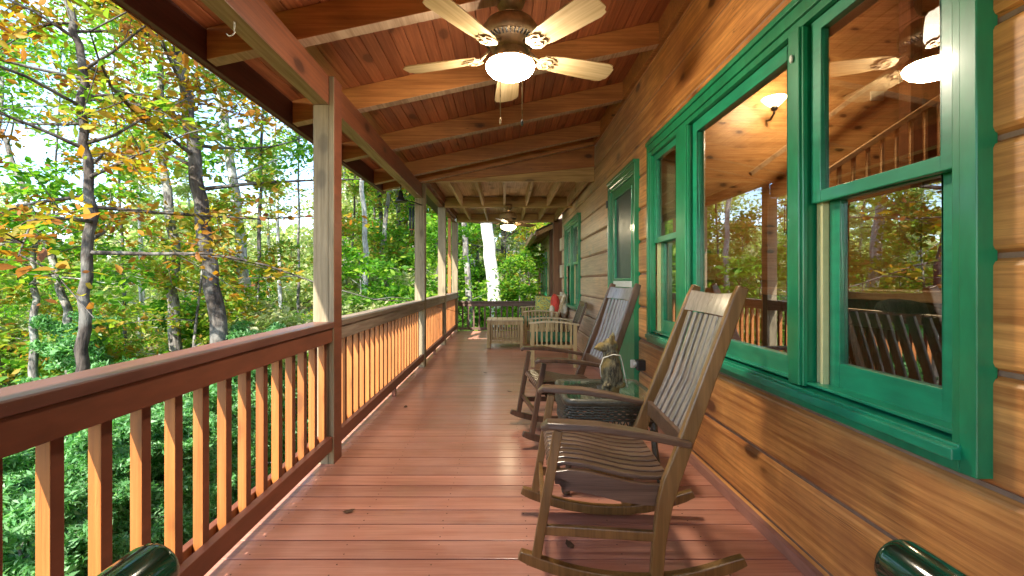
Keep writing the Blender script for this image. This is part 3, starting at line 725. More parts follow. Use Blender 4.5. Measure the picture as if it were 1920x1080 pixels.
# ------------------------------------------------------------------ rocking chairs
def rocker_chair(name, loc, rz, label, mA, mS):
    e = thing(name, loc, label, 'rocking chair', 'slatted wooden rocking chairs')
    W = .275
    def arc(u): return   .028+.085*abs(u/.44)**2.1 if u < 0 else .028+.10*abs(u/.42)**2.0
    up = [-.45+.045*i for i in range(20)]
    def P(nm, mb, mat, bev=.004): return part(nm, mb, mat, e, bev, world=False)
    seat = [(-.335, .41), (-.325, .435), (-.27, .443), (-.20, .437), (-.12, .42), (-.04, .402), (.03, .393), (.09, .392), (.135, .398)]
    sp_ = []
    for i in range(len(seat)-1):
        for t in (0, .5): sp_.append(((seat[i][0]*(1-t)+seat[i+1][0]*t), 0, (seat[i][1]*(1-t)+seat[i+1][1]*t)))
    sp_.append((seat[-1][0], 0, seat[-1][1]))
    for s in (-1, 1):
        def rp(i, t):
            h = .022 if .04 < t < .96 else .017
            return [(-.0175, -h), (.0175, -h), (.0175, h), (-.0175, h)]
        P('rocker', MB().sweep([(u, s*W, arc(u)) for u in up], rp), mA)
        # front leg leans back a little towards the arm
        P('front_leg', MB().sweep([(-.385, s*W, arc(-.385)+.012), (-.30, s*W, .602)], [(-.017, -.018), (.017, -.018), (.017, .018), (-.017, .018)]), mA)
        # rear post: bends at the seat
        pts = [(.075, s*W, .05), (.085, s*W, .18), (.105, s*W, .32), (.13, s*(W-.003), .41), (.165, s*(W-.006), .50), (.283, s*(W-.018), .82), (.390, s*(W-.028), 1.10), (.412, s*(W-.03), 1.158)]
        def pp(i, t):
            d = [.024, .026, .030, .033, .030, .027, .026, .020][i]
            return [(-.016, -d), (.016, -d), (.016, d), (-.016, d)]
        P('back_post', MB().sweep(pts, pp), mA, .006)
        # armrest, broad and rounded
        ap = [(-.365, .612), (-.34, .63), (-.28, .628), (-.15, .622), (0, .60), (.12, .576), (.20, .560)]
        def aw(i, t):
            wv = [.022, .036, .040, .038, .034, .028, .022][i]; h = [.010, .013, .014, .014, .013, .012, .011][i]
            return [(-wv, -h), (wv, -h), (wv, h), (-wv, h)]
        P('armrest', MB().sweep([(u, s*(W+.018), z) for u, z in ap], aw), mS, .006)
        # seat side rail, wavy and deep
        def sr_(i, t): return [(-.012, .0), (.012, .0), (.012, .082 if t > .05 else .05), (-.012, .082 if t > .05 else .05)]
        P('seat_side', MB().sweep([(p[0]+.01, s*(W-.03), p[2]-.004) for p in sp_], sr_), mS, .003)
        P('side_stretcher', MB().bar((-.36, s*W, .215), (.095, s*W, .20), .022, .038), mA)
    for k in range(9):
        v = -.212+.053*k
        P('seat_slat', MB().sweep([(p[0], v, p[2]+.012) for p in sp_], [(-.0195, -.008), (.0195, -.008), (.0195, .008), (-.0195, .008)]), mS, .003)
    P('seat_crossbar', MB().box(-.31, -.285, -W+.043, W-.043, .37, .425), mS)
    P('seat_crossbar', MB().bar((.128, -W+.01, .39), (.128, W-.01, .39), .03, .034), mA)
    P('front_stretcher', MB().bar((-.355, -W+.017, .25), (-.355, W-.017, .25), .02, .036), mA)
    def bk(z): return .165+(z-.50)*.359
    crest = []
    n = 9
    m_ = MB()
    for (za, zb_) in ((1.04, 1.135),):
        v = []; 
        for i in range(n+1):
            t = i/n; yv = (-W+.042)+(2*W-.084)*t; bow = .012*math.sin(PI*t)
            dip = .009*math.sin(PI*t)
            for (z, off) in ((za, -.011), (za, .011), (zb_-dip, .011), (zb_-dip, -.011)):
                v.append((bk(z)+bow+off, yv, z))
        f = [(i*4+j, i*4+(j+1) % 4, (i+1)*4+(j+1) % 4, (i+1)*4+j) for i in range(n) for j in range(4)]+[(0, 1, 2, 3), (n*4+3, n*4+2, n*4+1, n*4)]
        m_.add(v, f)
    mB = M['slatA'] if mA is M['rockA'] else M['slatB']
    P('crest_rail', m_, mB, .003)
    P('lower_back_rail', MB().bar((bk(.55)+.004, -W+.02, .55), (bk(.55)+.004, W-.02, .55), .022, .07), mS)
    for k in range(7):
        v = -.186+.062*k; bow = .016*math.cos(v/.2*1.4)
        P('back_slat', MB().sweep([(bk(.56)+.002, v, .56), (bk(.75)+bow+.010, v*.99, .75), (bk(.92)+bow+.004, v*.98, .92), (bk(1.035)+bow, v*.97, 1.035)], [(-.0195, -.007), (.0195, -.007), (.0195, .007), (-.0195, .007)]), mB, .003)
    e.rotation_euler = (0, 0, rz)
    return e
rocker_chair('rocking_chair', (.52, 2.045, 0), R(-3), 'golden brown rocking chair in front of the big window, nearer of the two', M['rockA'], M['rockS'])
rocker_chair('rocking_chair', (.53, 3.54, 0), R(8), 'dark brown rocking chair beyond the wicker table, beside the green door', M['rockB'], M['rockB'])

# ------------------------------------------------------------------ wicker side table
wt = thing('wicker_table', (.60, 2.80, 0), 'dark wicker side table with glass top between the two rocking chairs', 'side table')
def rrect(h, r, n=6, k=1.0):
    pts = []
    for cx, cy, a0 in ((h-r, h-r, 0), (-h+r, h-r, 90), (-h+r, -h+r, 180), (h-r, -h+r, 270)):
        for i in range(n+1):
            a = R(a0+90*i/n); pts.append((cx+r*math.cos(a), cy+r*math.sin(a)))
    return pts
def ringwall(m, h, r, prof):
    # prof: list of (inset, z)
    n = None; v = []
    for ins, z in prof:
        p = rrect(h-ins, max(r-ins, .01)); n = len(p); v += [(a, b, z) for a, b in p]
    f = [(i*n+k, i*n+(k+1) % n, (i+1)*n+(k+1) % n, (i+1)*n+k) for i in range(len(prof)-1) for k in range(n)]
    m.add(v, f, 0, True)
m = MB(); ringwall(m, .275, .07, [(.045, .505), (.03, .525), (.008, .528), (0, .512), (.004, .49), (.02, .485)])
rim = part('rim', m, M['wicker'], wt, world=False)
m = MB()
for j in range(6):   # woven apron strands, one in front of the other
    z = .482-.0145*j; pts = []
    base = rrect(.262, .06, 5)
    dense = []
    for i in range(len(base)):
        a = Vector(base[i]); b = Vector(base[(i+1) % len(base)]); L = (b-a).length; q = max(1, round(L/.021))
        for t in range(q): dense.append(a.lerp(b, t/q))
    if len(dense) % 2: dense.pop()
    for i, p in enumerate(dense):
        d = p.normalized()*(.009 if (i+j) % 2 else -.007); pts.append((p.x+d.x, p.y+d.y, z))
    pts.append(pts[0]); m.tube(pts, .0072, 5, cap=False)
part('apron', m, M['wicker'], wt, world=False)
m = MB(); base = rrect(.258, .06, 3)
per = []
for i in range(len(base)):
    a = Vector(base[i]); b = Vector(base[(i+1) % len(base)]); q = max(1, round((b-a).length/.034))
    for t in range(q): per.append(a.lerp(b, t/q))
for i in range(len(per)):
    a = per[i]; b = per[(i+1) % len(per)]
    m.tube([(a.x, a.y, .408), (b.x, b.y, .335)], .0035, 4, cap=False); m.tube([(b.x, b.y, .408), (a.x, a.y, .335)], .0035, 4, cap=False)
for z in (.335, .322): m.tube([(p.x, p.y, z) for p in per+[per[0]]], .007, 5, cap=False)
part('lattice', m, M['wicker'], wt, world=False)
part('glass_top', MB().prism(rrect(.245, .05), .516, .522, axis='z'), M['tglass'], wt, world=False)
m = MB()
for k in range(24): m.tube([(-.23+.02*k, -.235, .497), (-.23+.02*k, .235, .497)], .0105, 5)
part('woven_top', m, M['wicker'], wt, world=False)
for sx in (-1, 1):
    for sy in (-1, 1):
        m = MB().tube([(sx*.225, sy*.225, .49), (sx*.235, sy*.235, .25), (sx*.262, sy*.262, .04)], .017, 8)
        m.ball((sx*.264, sy*.264, .035), .027, sq=(1, 1, 1.3))
        part('leg', m, M['wicker'], wt, world=False)
m = MB(); ringwall(m, .20, .12, [(.02, .175), (.0, .185), (.0, .20), (.02, .205)])
for k in range(18): m.tube([(-.17+.02*k, -.175, .195), (-.17+.02*k, .175, .195)], .010, 5)
for sx in (-1, 1):
    for sy in (-1, 1): m.tube([(sx*.13, sy*.13, .19), (sx*.24, sy*.24, .20)], .009, 5)
part('lower_shelf', m, M['wicker'], wt, world=False)

# animal figurine
t = NT('figurine_straw'); co = t.add('ShaderNodeTexCoord').outputs['Object']
a = t.noise(t.mapping(co, (1, 1, .25)), 75, 5, .7); b = t.noise(co, 11, 3)
c = t.mix(t.ramp(a, [(.4, 0.0), (.6, 1.0)]), (.04, .03, .015), (.25, .20, .10))
c = t.mix(t.ramp(b, [(.5, 0.0), (.58, .85)]), c, (.27, .18, .05))
t.set(Base_Color=c, Roughness=.8); t.bump(a, 1, .02); M['figure'] = t.m
fg = thing('animal_figurine', (.62, 2.70, .523), 'weathered straw and wood animal figurine with twine loop on the glass table top', 'figurine')
m = MB()
m.lathe([(.001, 0), (.048, 0), (.052, .03), (.045, .055), (.001, .056)], (0, 0, 0))
m.ball((0, 0, .14), .062, sq=(1, .9, 1.75)).ball((0, 0, .085), .058, sq=(1, .95, 1.1)).ball((.0, 0, .225), .048, sq=(1, 1, 1.1))
m.ball((-.005, 0, .275), .047, sq=(1.05, .95, 1)).ball((-.05, -.012, .272), .030, sq=(1.3, .9, .95)).ball((-.085, -.015, .268), .016, sq=(1, 1, .8))
m.ball((-.005, -.035, .318), .02, sq=(.7, .6, 1.5)).ball((.02, .03, .322), .02, sq=(.7, .6, 1.6))
m.ball((.045, -.02, .10), .028, sq=(.8, .7, 2.0)).ball((-.045, -.02, .12), .026, sq=(.7, .8, 2.0)).ball((.05, -.03, .055), .026, sq=(1.2, 1, .8)).ball((-.03, -.045, .055), .022, sq=(1.2, 1, .7))
o = part('body', m, M['figure'], fg, world=False)
rm = o.modifiers.new('remesh', 'REMESH'); rm.mode = 'VOXEL'; rm.voxel_size = .0055; rm.use_smooth_shade = True
part('twine', MB().tube([(-.062, -.03, .10), (-.068, -.03, .16), (-.052, -.05, .215), (0, -.062, .235), (.045, -.045, .228), (.06, -.03, .19), (.075, -.03, .11), (.09, -.03, .04)], .0035, 5), M['cream'], fg, world=False)

# ------------------------------------------------------------------ far furniture
def slat_side(e, v, u0, u1, nm='side_panel'):
    m = MB()
    m.box(u0, u0+.05, v-.022, v+.022, 0, .60).box(u1-.05, u1, v-.022, v+.022, 0, .585)
    m.box(u0+.0501, u1-.0501, v-.016, v+.016, .26, .31)
    part('side_frame', m, M['teak'], e, .003, world=False)
    ap = [(u0-.03+(u1-u0+.06)*i/8, .60+.035*math.sin(PI*i/8)-.02*(i/8)) for i in range(9)]
    part('armrest', MB().sweep([(a, v, z) for a, z in ap], [(-.035, -.011), (.035, -.011), (.035, .011), (-.035, .011)]), M['teakh'], e, .003, world=False)
    n = 8
    for k in range(n):
        uu = u0+.05+(u1-u0-.10)*(k+.5)/n; z1 = .585+.03*math.sin(PI*(k+.9)/(n+1))
        part('side_slat', MB().box(uu-.013, uu+.013, v-.009, v+.009, .3101, z1), M['teak'], e, world=False)
def lounge(name, loc, rz, length, label, cat, nback, bm_=None):
    e = thing(name, loc, label, cat); hv = length/2
    for s in (-1, 1): slat_side(e, s*hv, -.36, .27)
    part('seat_frame', MB().box(-.355, -.31, -hv+.03, hv-.03, .26, .33).box(.22, .265, -hv+.03, hv-.03, .26, .33).box(-.30, .21, -hv+.03, hv-.03, .285, .305), M['teak'], e, .003, world=False)
    part('seat_cushion', MB().box(-.36, .24, -hv+.035, hv-.035, .335, .42), M['cushion'], e, .025, world=False)
    part('back_frame', MB().bar((.22, 0, .40), (.22, 0, .401), .01, .01).bar((.20, -hv+.05, .30), (.40, -hv+.05, .86), .045, .035, up=(1, 0, 0)).bar((.20, hv-.05, .30), (.40, hv-.05, .86), .045, .035, up=(1, 0, 0)).bar((.395, -hv+.03, .85), (.395, hv-.03, .85), .03, .07), (bm_ or M['teakh']), e, .003, world=False)
    for k in range(nback):
        v = -hv+.11+(2*hv-.22)*k/(nback-1)
        part('back_slat', MB().bar((.22, v, .35), (.385, v, .82), .03, .014, up=(1, 0, 0)), (bm_ or M['teakh']), e, world=False)
    e.rotation_euler = (0, 0, rz)
    return e
lounge('armchair', (.725, 6.62, 0), R(-2), .66, 'slatted teak armchair with green seat behind the second rocking chair', 'armchair', 6, M['rockB'])
lounge('loveseat', (.72, 9.35, 0), 0, 1.45, 'slatted teak loveseat with green cushion and pillows at the deck end', 'bench', 12)
tb = thing('coffee_table', (0, 8.35, 0), 'boxy slatted teak table in front of the loveseat', 'table')
m = MB()
for k in range(7): m.box(-.33+.0945*k+.003, -.33+.0945*(k+1)-.003, -.29, .29, .475, .50)
part('table_top', m, M['teakh'], tb, .003, world=False)
for sx in (-1, 1):
    for sy in (-1, 1): part('leg', MB().box(sx*.29-.028, sx*.29+.028, sy*.25-.028, sy*.25+.028, 0, .4745), M['teak'], tb, .003, world=False)
for sy in (-1, 1):
    for za, zc in ((.08, .13), (.41, .474)): part('side_rail', MB().box(-.26, .26, sy*.25-.014, sy*.25+.014, za, zc), M['teak'], tb, world=False)
    for k in range(11):
        xx = -.235+.047*k
        part('side_slat', MB().box(xx-.012, xx+.012, sy*.25-.008, sy*.25+.008, .1301, .4099), M['teak'], tb, world=False)
for sx in (-1, 1):
    for za, zc in ((.08, .13), (.41, .474)): part('side_rail', MB().box(sx*.29-.014, sx*.29+.014, -.221, .221, za, zc), M['teak'], tb, world=False)
    for k in range(9):
        yy = -.19+.0475*k
        part('side_slat', MB().box(sx*.29-.008, sx*.29+.008, yy-.012, yy+.012, .1301, .4099), M['teak'], tb, world=False)

def pillow(name, loc, rot, w_, h_, th, mat, label):
    m = MB(); n = 12; v = []; f = []
    for s in (1, -1):
        for j in range(n+1):
            for i in range(n+1):
                a = 2*i/n-1; b = 2*j/n-1
                t_ = max(0, (1-a**4)*(1-b**4))**.5
                k = 1-.07*(a*a*b*b)
                ax = a*(1-.06*(1-b*b)); bz = b*(1-.06*(1-a*a))
                v.append((ax*w_/2, s*th/2*t_, bz*h_/2))
        o = 0 if s == 1 else (n+1)**2
        for j in range(n):
            for i in range(n):
                q = (o+j*(n+1)+i, o+j*(n+1)+i+1, o+(j+1)*(n+1)+i+1, o+(j+1)*(n+1)+i); f.append(q if s == 1 else q[::-1])
    m.add(v, f, 0, True)
    o = link(name, m.mesh(name, mat), loc=loc); o.rotation_euler = rot; return tag(o, label, 'pillow', 'pillows on the loveseat')
t = NT('patterned_pillow'); co = t.add('ShaderNodeTexCoord').outputs['Object']
vo = t.add('ShaderNodeTexVoronoi'); vo.inputs['Scale'].default_value = 13; t.l.new(co, vo.inputs['Vector'])
cc = t.ramp(t.math('FRACT', t.math('MULTIPLY', vo.outputs['Distance'], 2.3)), [(.0, (.35, .38, .06)), (.45, (.55, .50, .12)), (.7, (.06, .30, .20)), (1, (.45, .20, .04))])
t.set(Base_Color=cc, Roughness=.85)
pillow('throw_pillow', (.86, 9.93, .67), (R(-12), 0, R(0)), .44, .40, .14, t.m, 'yellow green patterned pillow propped at the far arm of the loveseat')
pillow('throw_pillow', (1.02, 9.55, .66), (0, R(24), R(80)), .40, .42, .15, M['red'], 'red pillow leaning farther back, partly behind the other red one')
pillow('throw_pillow', (1.0, 9.1, .66), (0, R(24), R(85)), .40, .42, .16, M['red'], 'nearer red pillow leaning on the loveseat back')
pillow('throw_pillow', (.92, 8.93, .58), (0, R(14), R(70)), .22, .24, .10, M['cream'], 'small pale blue white pillow in front of the red pillows')
pillow('throw_pillow', (1.14, 8.88, .69), (0, R(24), R(90)), .36, .42, .12, M['cream'], 'cream pillow at the near end behind the red pillow')

# ------------------------------------------------------------------ hanging things by the second post
bf = thing('hanging_lantern', (-1.36, 6.0, 2.42), 'black bell shaped lantern hanging from the roof edge before the second post', 'lantern')
part('hanger', MB().tube([(-1.36, 6.0, 2.46), (-1.36, 6.0, 2.30)], .006), M['black'], bf)
part('bell', MB().lathe([(.001, .0), (.022, -.005), (.03, -.04), (.035, -.08), (.06, -.12), (.085, -.15), (.07, -.15), (.001, -.12)], (-1.36, 6.0, 2.36)), M['black'], bf)
wc = thing('wind_chime', (-1.27, 6.0, 2.25), 'wind chime of thin grey tubes with a round wooden clapper by the second post', 'wind chime')
part('bracket', MB().tube([(-1.14, 6.295, 2.22), (-1.22, 6.12, 2.23), (-1.34, 5.95, 2.24)], .007, 6), M['black'], wc)
m = MB()
for k in range(6):
    a = 2*PI*k/6; m.tube([(-1.235+.03*math.cos(a), 6.08+.03*math.sin(a), 2.18-.01*k), (-1.235+.03*math.cos(a), 6.08+.03*math.sin(a), 1.86-.03*(k % 3))], .006, 6)
part('tubes', m, M['screen'], wc)
part('top_disc', MB().lathe([(.001, .012), (.04, .01), (.04, 0), (.001, 0)], (-1.235, 6.08, 2.18)), M['black'], wc)
part('clapper', MB().tube([(-1.235, 6.08, 2.22), (-1.235, 6.08, 1.80)], .0015, 4).lathe([(.001, .01), (.035, .008), (.035, -.008), (.001, -.01)], (-1.235, 6.08, 1.86)), M['bal'], wc)

# ------------------------------------------------------------------ green log settee in front of the camera (its arms reach into the picture)
lb = thing('log_settee', (.05, .45, 0), 'green lacquered log settee whose two rounded arm ends enter the bottom of the picture', 'bench')
for xx, yl in ((-.70, .92), (.80, .935)):
    r = .057
    prof = [(xx, .14, .605), (xx, yl-.02, .605), (xx, yl-.006, .605), (xx, yl, .605)]
    part('arm', MB().tube(prof, [r, r, r*.95, r*.86], 28), M['polish'], lb)
    part('leg', MB().tube([(xx, yl-.10, 0), (xx, yl-.10, .58)], .055, 20), M['polish'], lb)
    part('leg', MB().tube([(xx, .12, 0), (xx, .12, .86)], .055, 20), M['polish'], lb)
part('seat', MB().box(-.64, .74, .18, .78, .36, .42), M['polish'], lb, .02)
part('rail', MB().tube([(-.65, .12, .80), (.75, .12, .80)], .04, 16), M['polish'], lb)

# fallen leaves on the boards
rl = random.Random(3)
lme = None
m = MB().add([(0, -.03, .004), (.018, -.008, .001), (.014, .016, .006), (0, .034, .010), (-.016, .014, .005), (-.018, -.01, .002)], [(0, 1, 2, 3, 4, 5)])
bl = paint('dead_leaf', (.09, .04, .015), rough=.8)
lm = m.mesh('fallen_leaf', bl)
for (x, y, lab) in ((-.25, 5.9, 'single dark leaf lying mid deck level with the second railing'), (-.66, 9.4, 'tiny dark leaf on the far boards near the third railing post'), (-.78, 7.9, 'small leaf lying by the third stretch of railing'),
                    (-.95, 7.9, 'leaf scrap touching the foot of the third railing'), (.16, 10.3, 'dark leaf lying close to the end railing'), (.29, 2.05, 'curled yellowish leaf under the nearest rocking chair'), (-.93, 4.3, 'curled leaf against the second stretch of railing, near its start'), (-.80, 2.35, 'small leaf just in front of the nearest post'), (.05, 4.9, 'lone leaf on the boards left of the dark rocking chair')):
    o = link('fallen_leaf', lm, loc=(x, y, .001)); o.rotation_euler = (0, 0, rl.uniform(0, 6)); tag(o, lab, 'leaf', 'fallen leaves on the deck')

# ------------------------------------------------------------------ trees
def leafmesh(name, cen, size, rng, mat, flat=.5, shape='leaf', jitter=.35):
    cen = np.asarray(cen, dtype=np.float64); n = len(cen)
    d = rng.normal(size=(n, 3)); d[:, 2] *= flat; d /= np.linalg.norm(d, axis=1)[:, None]
    up = rng.normal(size=(n, 3)); up[:, 2] += 1.2; sd_ = np.cross(d, up); sd_ /= (np.linalg.norm(sd_, axis=1)[:, None]+1e-9)
    nn = np.cross(sd_, d)
    s = size*(1+jitter*rng.normal(size=n)).clip(.35, 2.2)[:, None]
    wd = {'leaf': .33, 'needle': .16, 'clump': .5}.get(shape, .3)
    cup = .12
    if shape == 'oak':
        nn = nn*(1+.0); bend = rng.uniform(-.25, .3, n)[:, None]
        P = lambda a, b, c: cen+d*s*a+sd_*s*b+nn*s*c
        v = np.stack([P(-.55, 0, 0), P(-.12, .26, .08), P(.16, .22, .10+bend*.3), P(.58, 0, bend), P(.16, -.22, .10+bend*.3), P(-.12, -.26, .08)], 1)
        v = v.reshape(-1, 3); ix = np.arange(n, dtype=np.int32)[:, None]*6
        f = np.concatenate([ix+np.array([0, 1, 2, 3]), ix+np.array([0, 3, 4, 5])], 1).reshape(-1).astype(np.int32)
        me = bpy.data.meshes.new(name); me.vertices.add(6*n); me.vertices.foreach_set('co', v.ravel().astype(np.float32))
        me.loops.add(8*n); me.loops.foreach_set('vertex_index', f)
        me.polygons.add(2*n); me.polygons.foreach_set('loop_start', np.arange(2*n, dtype=np.int32)*4); me.polygons.foreach_set('loop_total', np.full(2*n, 4, dtype=np.int32))
        me.materials.append(mat); me.update(); me.validate(); return me
    v = np.stack([cen-d*s*.5, cen+sd_*s*wd+nn*s*cup, cen+d*s*.55, cen-sd_*s*wd+nn*s*cup], 1).reshape(-1, 3)
    me = bpy.data.meshes.new(name); me.vertices.add(4*n); me.vertices.foreach_set('co', v.ravel().astype(np.float32))
    me.loops.add(4*n); me.loops.foreach_set('vertex_index', np.arange(4*n, dtype=np.int32))
    me.polygons.add(n); me.polygons.foreach_set('loop_start', np.arange(n, dtype=np.int32)*4); me.polygons.foreach_set('loop_total', np.full(n, 4, dtype=np.int32))
    me.materials.append(mat); me.update(); me.validate(); return me

def grow(seed, H, r0, h0, spread, nl, per, sig, path=None, rise=.35, droop=.0, nt=7, bare=0):
    """returns trunk MB and leaf centres (local, base at origin)"""
    rg = random.Random(seed); m = MB(); cen = []
    if path is None:
        a = rg.uniform(0, 6); k = rg.uniform(.0, .05)*H
        path = [(k*math.cos(a)*(t**1.5)+.12*math.sin(t*5+seed), k*math.sin(a)*(t**1.5)+.1*math.cos(t*6+seed)-.1*math.cos(seed), H*t) for t in [i/12 for i in range(13)]]
    n = len(path); zs = [p[2] for p in path]; H = zs[-1]; zb0 = zs[0]
    rad = [r0*(1.25 if i == 0 else 1)*(1-.78*((z-zb0)/(H-zb0))) for i, z in enumerate(zs)]
    m.tube(path, rad, 10)
    def at(z):
        for i in range(n-1):
            if zs[i] <= z <= zs[i+1]:
                t = (z-zs[i])/(zs[i+1]-zs[i]); return Vector(path[i]).lerp(Vector(path[i+1]), t), rad[i]*(1-t)+rad[i+1]*t
        return Vector(path[-1]), rad[-1]
    for i in range(nl):
        z = h0+(H*.98-h0)*(i+rg.random())/nl; p, rr = at(z)
        f = (z-h0)/(H-h0+.01); az = i*2.39996+rg.uniform(-.5, .5)
        L = spread*(1-.62*f)*rg.uniform(.65, 1.2); el = rise+.5*f+rg.uniform(-.2, .2)
        pts = [p]; d = Vector((math.cos(az)*math.cos(el), math.sin(az)*math.cos(el), math.sin(el))); q = p.copy()
        for s in range(5):
            d = (d+Vector((rg.uniform(-.22, .22), rg.uniform(-.22, .22), rg.uniform(-.16, .16)-droop))).normalized(); q = q+d*L/5; pts.append(q.copy())
        r1 = min(rr*.5, .008+.010*L); m.tube(pts, [r1, r1*.8, r1*.6, r1*.45, r1*.3, r1*.15], 5, cap=False)
        for t in range(nt):
            k = rg.uniform(1.2, 5); a_ = int(min(k, 4)); b0 = pts[a_].lerp(pts[a_+1], k-a_ if k < 5 else 1)
            dd = Vector((rg.uniform(-1, 1), rg.uniform(-1, 1), rg.uniform(-.35, .45)-droop)).normalized(); l2 = L*rg.uniform(.18, .42)
            tp = [b0, b0+dd*l2*.5+Vector((0, 0, rg.uniform(-.05, .08))), b0+dd*l2+Vector((0, 0, -droop*l2))]
            m.tube(tp, [r1*.28, r1*.18, .004], 3, cap=False)
            if rg.random() < bare: continue
            for c in range(per):
                s = rg.uniform(.1, 1.05); pc = tp[0].lerp(tp[1], s*2) if s < .5 else tp[1].lerp(tp[2], s*2-1)
                cen.append((pc.x+rg.gauss(0, sig), pc.y+rg.gauss(0, sig), pc.z+rg.gauss(0, sig*.55)))
    return m, cen

TREE_G = 'forest trees beyond the railing'
def tree_thing(loc, label, tmesh, cmesh, rz=0, s=1, group=TREE_G, cat='tree', name='forest_tree'):
    e = thing(name, loc, label, cat, group, rz); e.scale = (s, s, s)
    link('trunk', tmesh, e)
    if cmesh is not None: link('crown', cmesh, e)
    return e
def px2(px, Y): return (px-947)/862*Y
def hero(pxs, Yd, base_z, r0, seed, h0, spread, nl, per, sig, leaf, size, bk_, label, rise=.2, droop=.05, top=None, nt=7, bare=0, name='forest_tree', flat=.5):
    """pxs: trunk axis as photo pixels (px,py) from top to bottom, standing at distance Yd"""
    pts = []
    for px, py in pxs[::-1]: pts.append((px2(px, Yd), Yd, 1.18-(py-527)/862*Yd))
    b = pts[0]; base = (b[0]-(pts[1][0]-b[0])*.2, Yd, base_z)
    if top:  # continue above the frame
        p = pts[-1]; q = pts[-2]; k = (top-p[2])/max(.3, p[2]-q[2]); pts.append((p[0]+(p[0]-q[0])*k*.6, Yd+.5, top))
    if b[2] > base_z+.3: pts = [base]+pts
    L = [(p[0]-base[0], p[1]-base[1], p[2]-base_z) for p in pts]
    # densify
    D = []
    for i in range(len(L)-1):
        for t in (0, .33, .66): D.append(tuple(L[i][k]*(1-t)+L[i+1][k]*t+(.02*math.sin(7*(i+t)+k+seed) if k < 2 else 0) for k in range(3)))
    D.append(L[-1])
    rng = np.random.default_rng(seed)
    m, cen = grow(seed, D[-1][2], r0, h0-base_z, spread, nl, per, sig, path=D, rise=rise, droop=droop, nt=nt, bare=bare)
    e = thing(name, base, label, 'tree', TREE_G)
    link('trunk', m.mesh('trunk', M[bk_]), e)
    cen = [c for c in cen if (Vector(c)+Vector(base)-Vector((0, 0, 1.18))).length > 4.3 and c[0]+base[0] < -2.2 or c[1]+base[1] > 12]
    if cen: link('crown', leafmesh('crown', cen, size, rng, M[leaf], flat=flat, shape='oak'), e)
    return e

hero([(128, 0), (140, 60), (158, 130), (152, 210), (163, 300), (172, 400), (160, 520), (158, 620), (150, 720)], 6.6, -3.2,   .10, 11, 1.5, 3.6, 34, 40, .14, 'leaf_gold', .10, 'bark_dark',
     'slender crooked tree with golden brown autumn leaves, closest to the railing', rise=.15, droop=.06, top=8.5, nt=8, bare=.15)
hero([(322, 40), (345, 150), (360, 260), (375, 380), (392, 500), (408, 600), (425, 760)], 8.2, -3.4, .185, 5, 2.6, 3.2, 20, 40, .16, 'leaf_mix', .12, 'bark_dark',
     'thick dark barked tree leaning left, behind the golden leaved tree', rise=.25, top=9.5)
hero([(395, 120), (420, 210), (432, 300), (445, 400), (455, 500), (462, 600), (446, 800)], 11, -3.4, .17, 8, 3.5, 3.4, 20, 50, .2, 'leaf_green', .13, 'bark_pale',
     'pale barked tree just left of the nearest post', rise=.3, top=11.5)
hero([(300, 260), (318, 400), (330, 480), (322, 540), (328, 620), (330, 760)], 10.5, -3.5, .16, 21, 5, 3, 10, 28, .18, 'leaf_pale', .12, 'bark_grey',
     'grey tree with a kinked trunk standing left of the thick dark tree', rise=.4, top=9)
hero([(0, 240), (30, 320), (60, 400), (95, 480), (125, 580), (130, 700)], 9.5, -3.6, .11, 31, 4.0, 3, 12, 24, .18, 'leaf_green', .12, 'bark_grey',
     'leaning grey trunk at the left edge of the picture', rise=.3, top=6.5)
hero([(60, 480), (66, 560), (62, 640), (70, 800)], 8.5, -3.6, .11, 37, 1.0, 2.6, 12, 34, .16, 'leaf_green', .12, 'bark_grey',
     'bushy green tree low at the left edge above the top rail', rise=.1, top=3.0)
hero([(677, 330), (684, 420), (686, 500), (683, 580), (688, 640)], 14, -2.6, .11, 41, 4.5, 3.2, 16, 30, .22, 'leaf_green', .14, 'bark_pale',
     'white mottled trunk seen between the nearest and the second post', rise=.3, top=10.5)
hero([(735, 330), (720, 430), (722, 560), (720, 640)], 17, -2.4, .12, 43, 4.5, 3.4, 16, 30, .24, 'leaf_mix', .15, 'bark_grey',
     'thin grey trunk just left of the second post', rise=.3, top=11)
hero([(903, 300), (912, 415), (919, 480), (928, 560), (936, 640)], 13.6, -1.9, .235, 47, 7.5, 3.6, 12, 36, .25, 'leaf_green', .15, 'bark_white',
     'brilliant white sunlit trunk rising beyond the end railing', rise=.4, top=13)
hero([(868, 380), (874, 480), (880, 560), (882, 640)], 17, -1.8, .14, 53, 4.0, 3.2, 16, 34, .25, 'leaf_green', .15, 'bark_grey',
     'grey trunk just left of the brilliant white one', rise=.2, top=12)
hero([(986, 420), (982, 500), (976, 600)], 21, -1.2, .15, 59, 2.5, 3.6, 18, 36, .28, 'leaf_green', .17, 'bark_grey',
     'green leafed tree between the brilliant white trunk and the far wing', rise=.2, top=11)

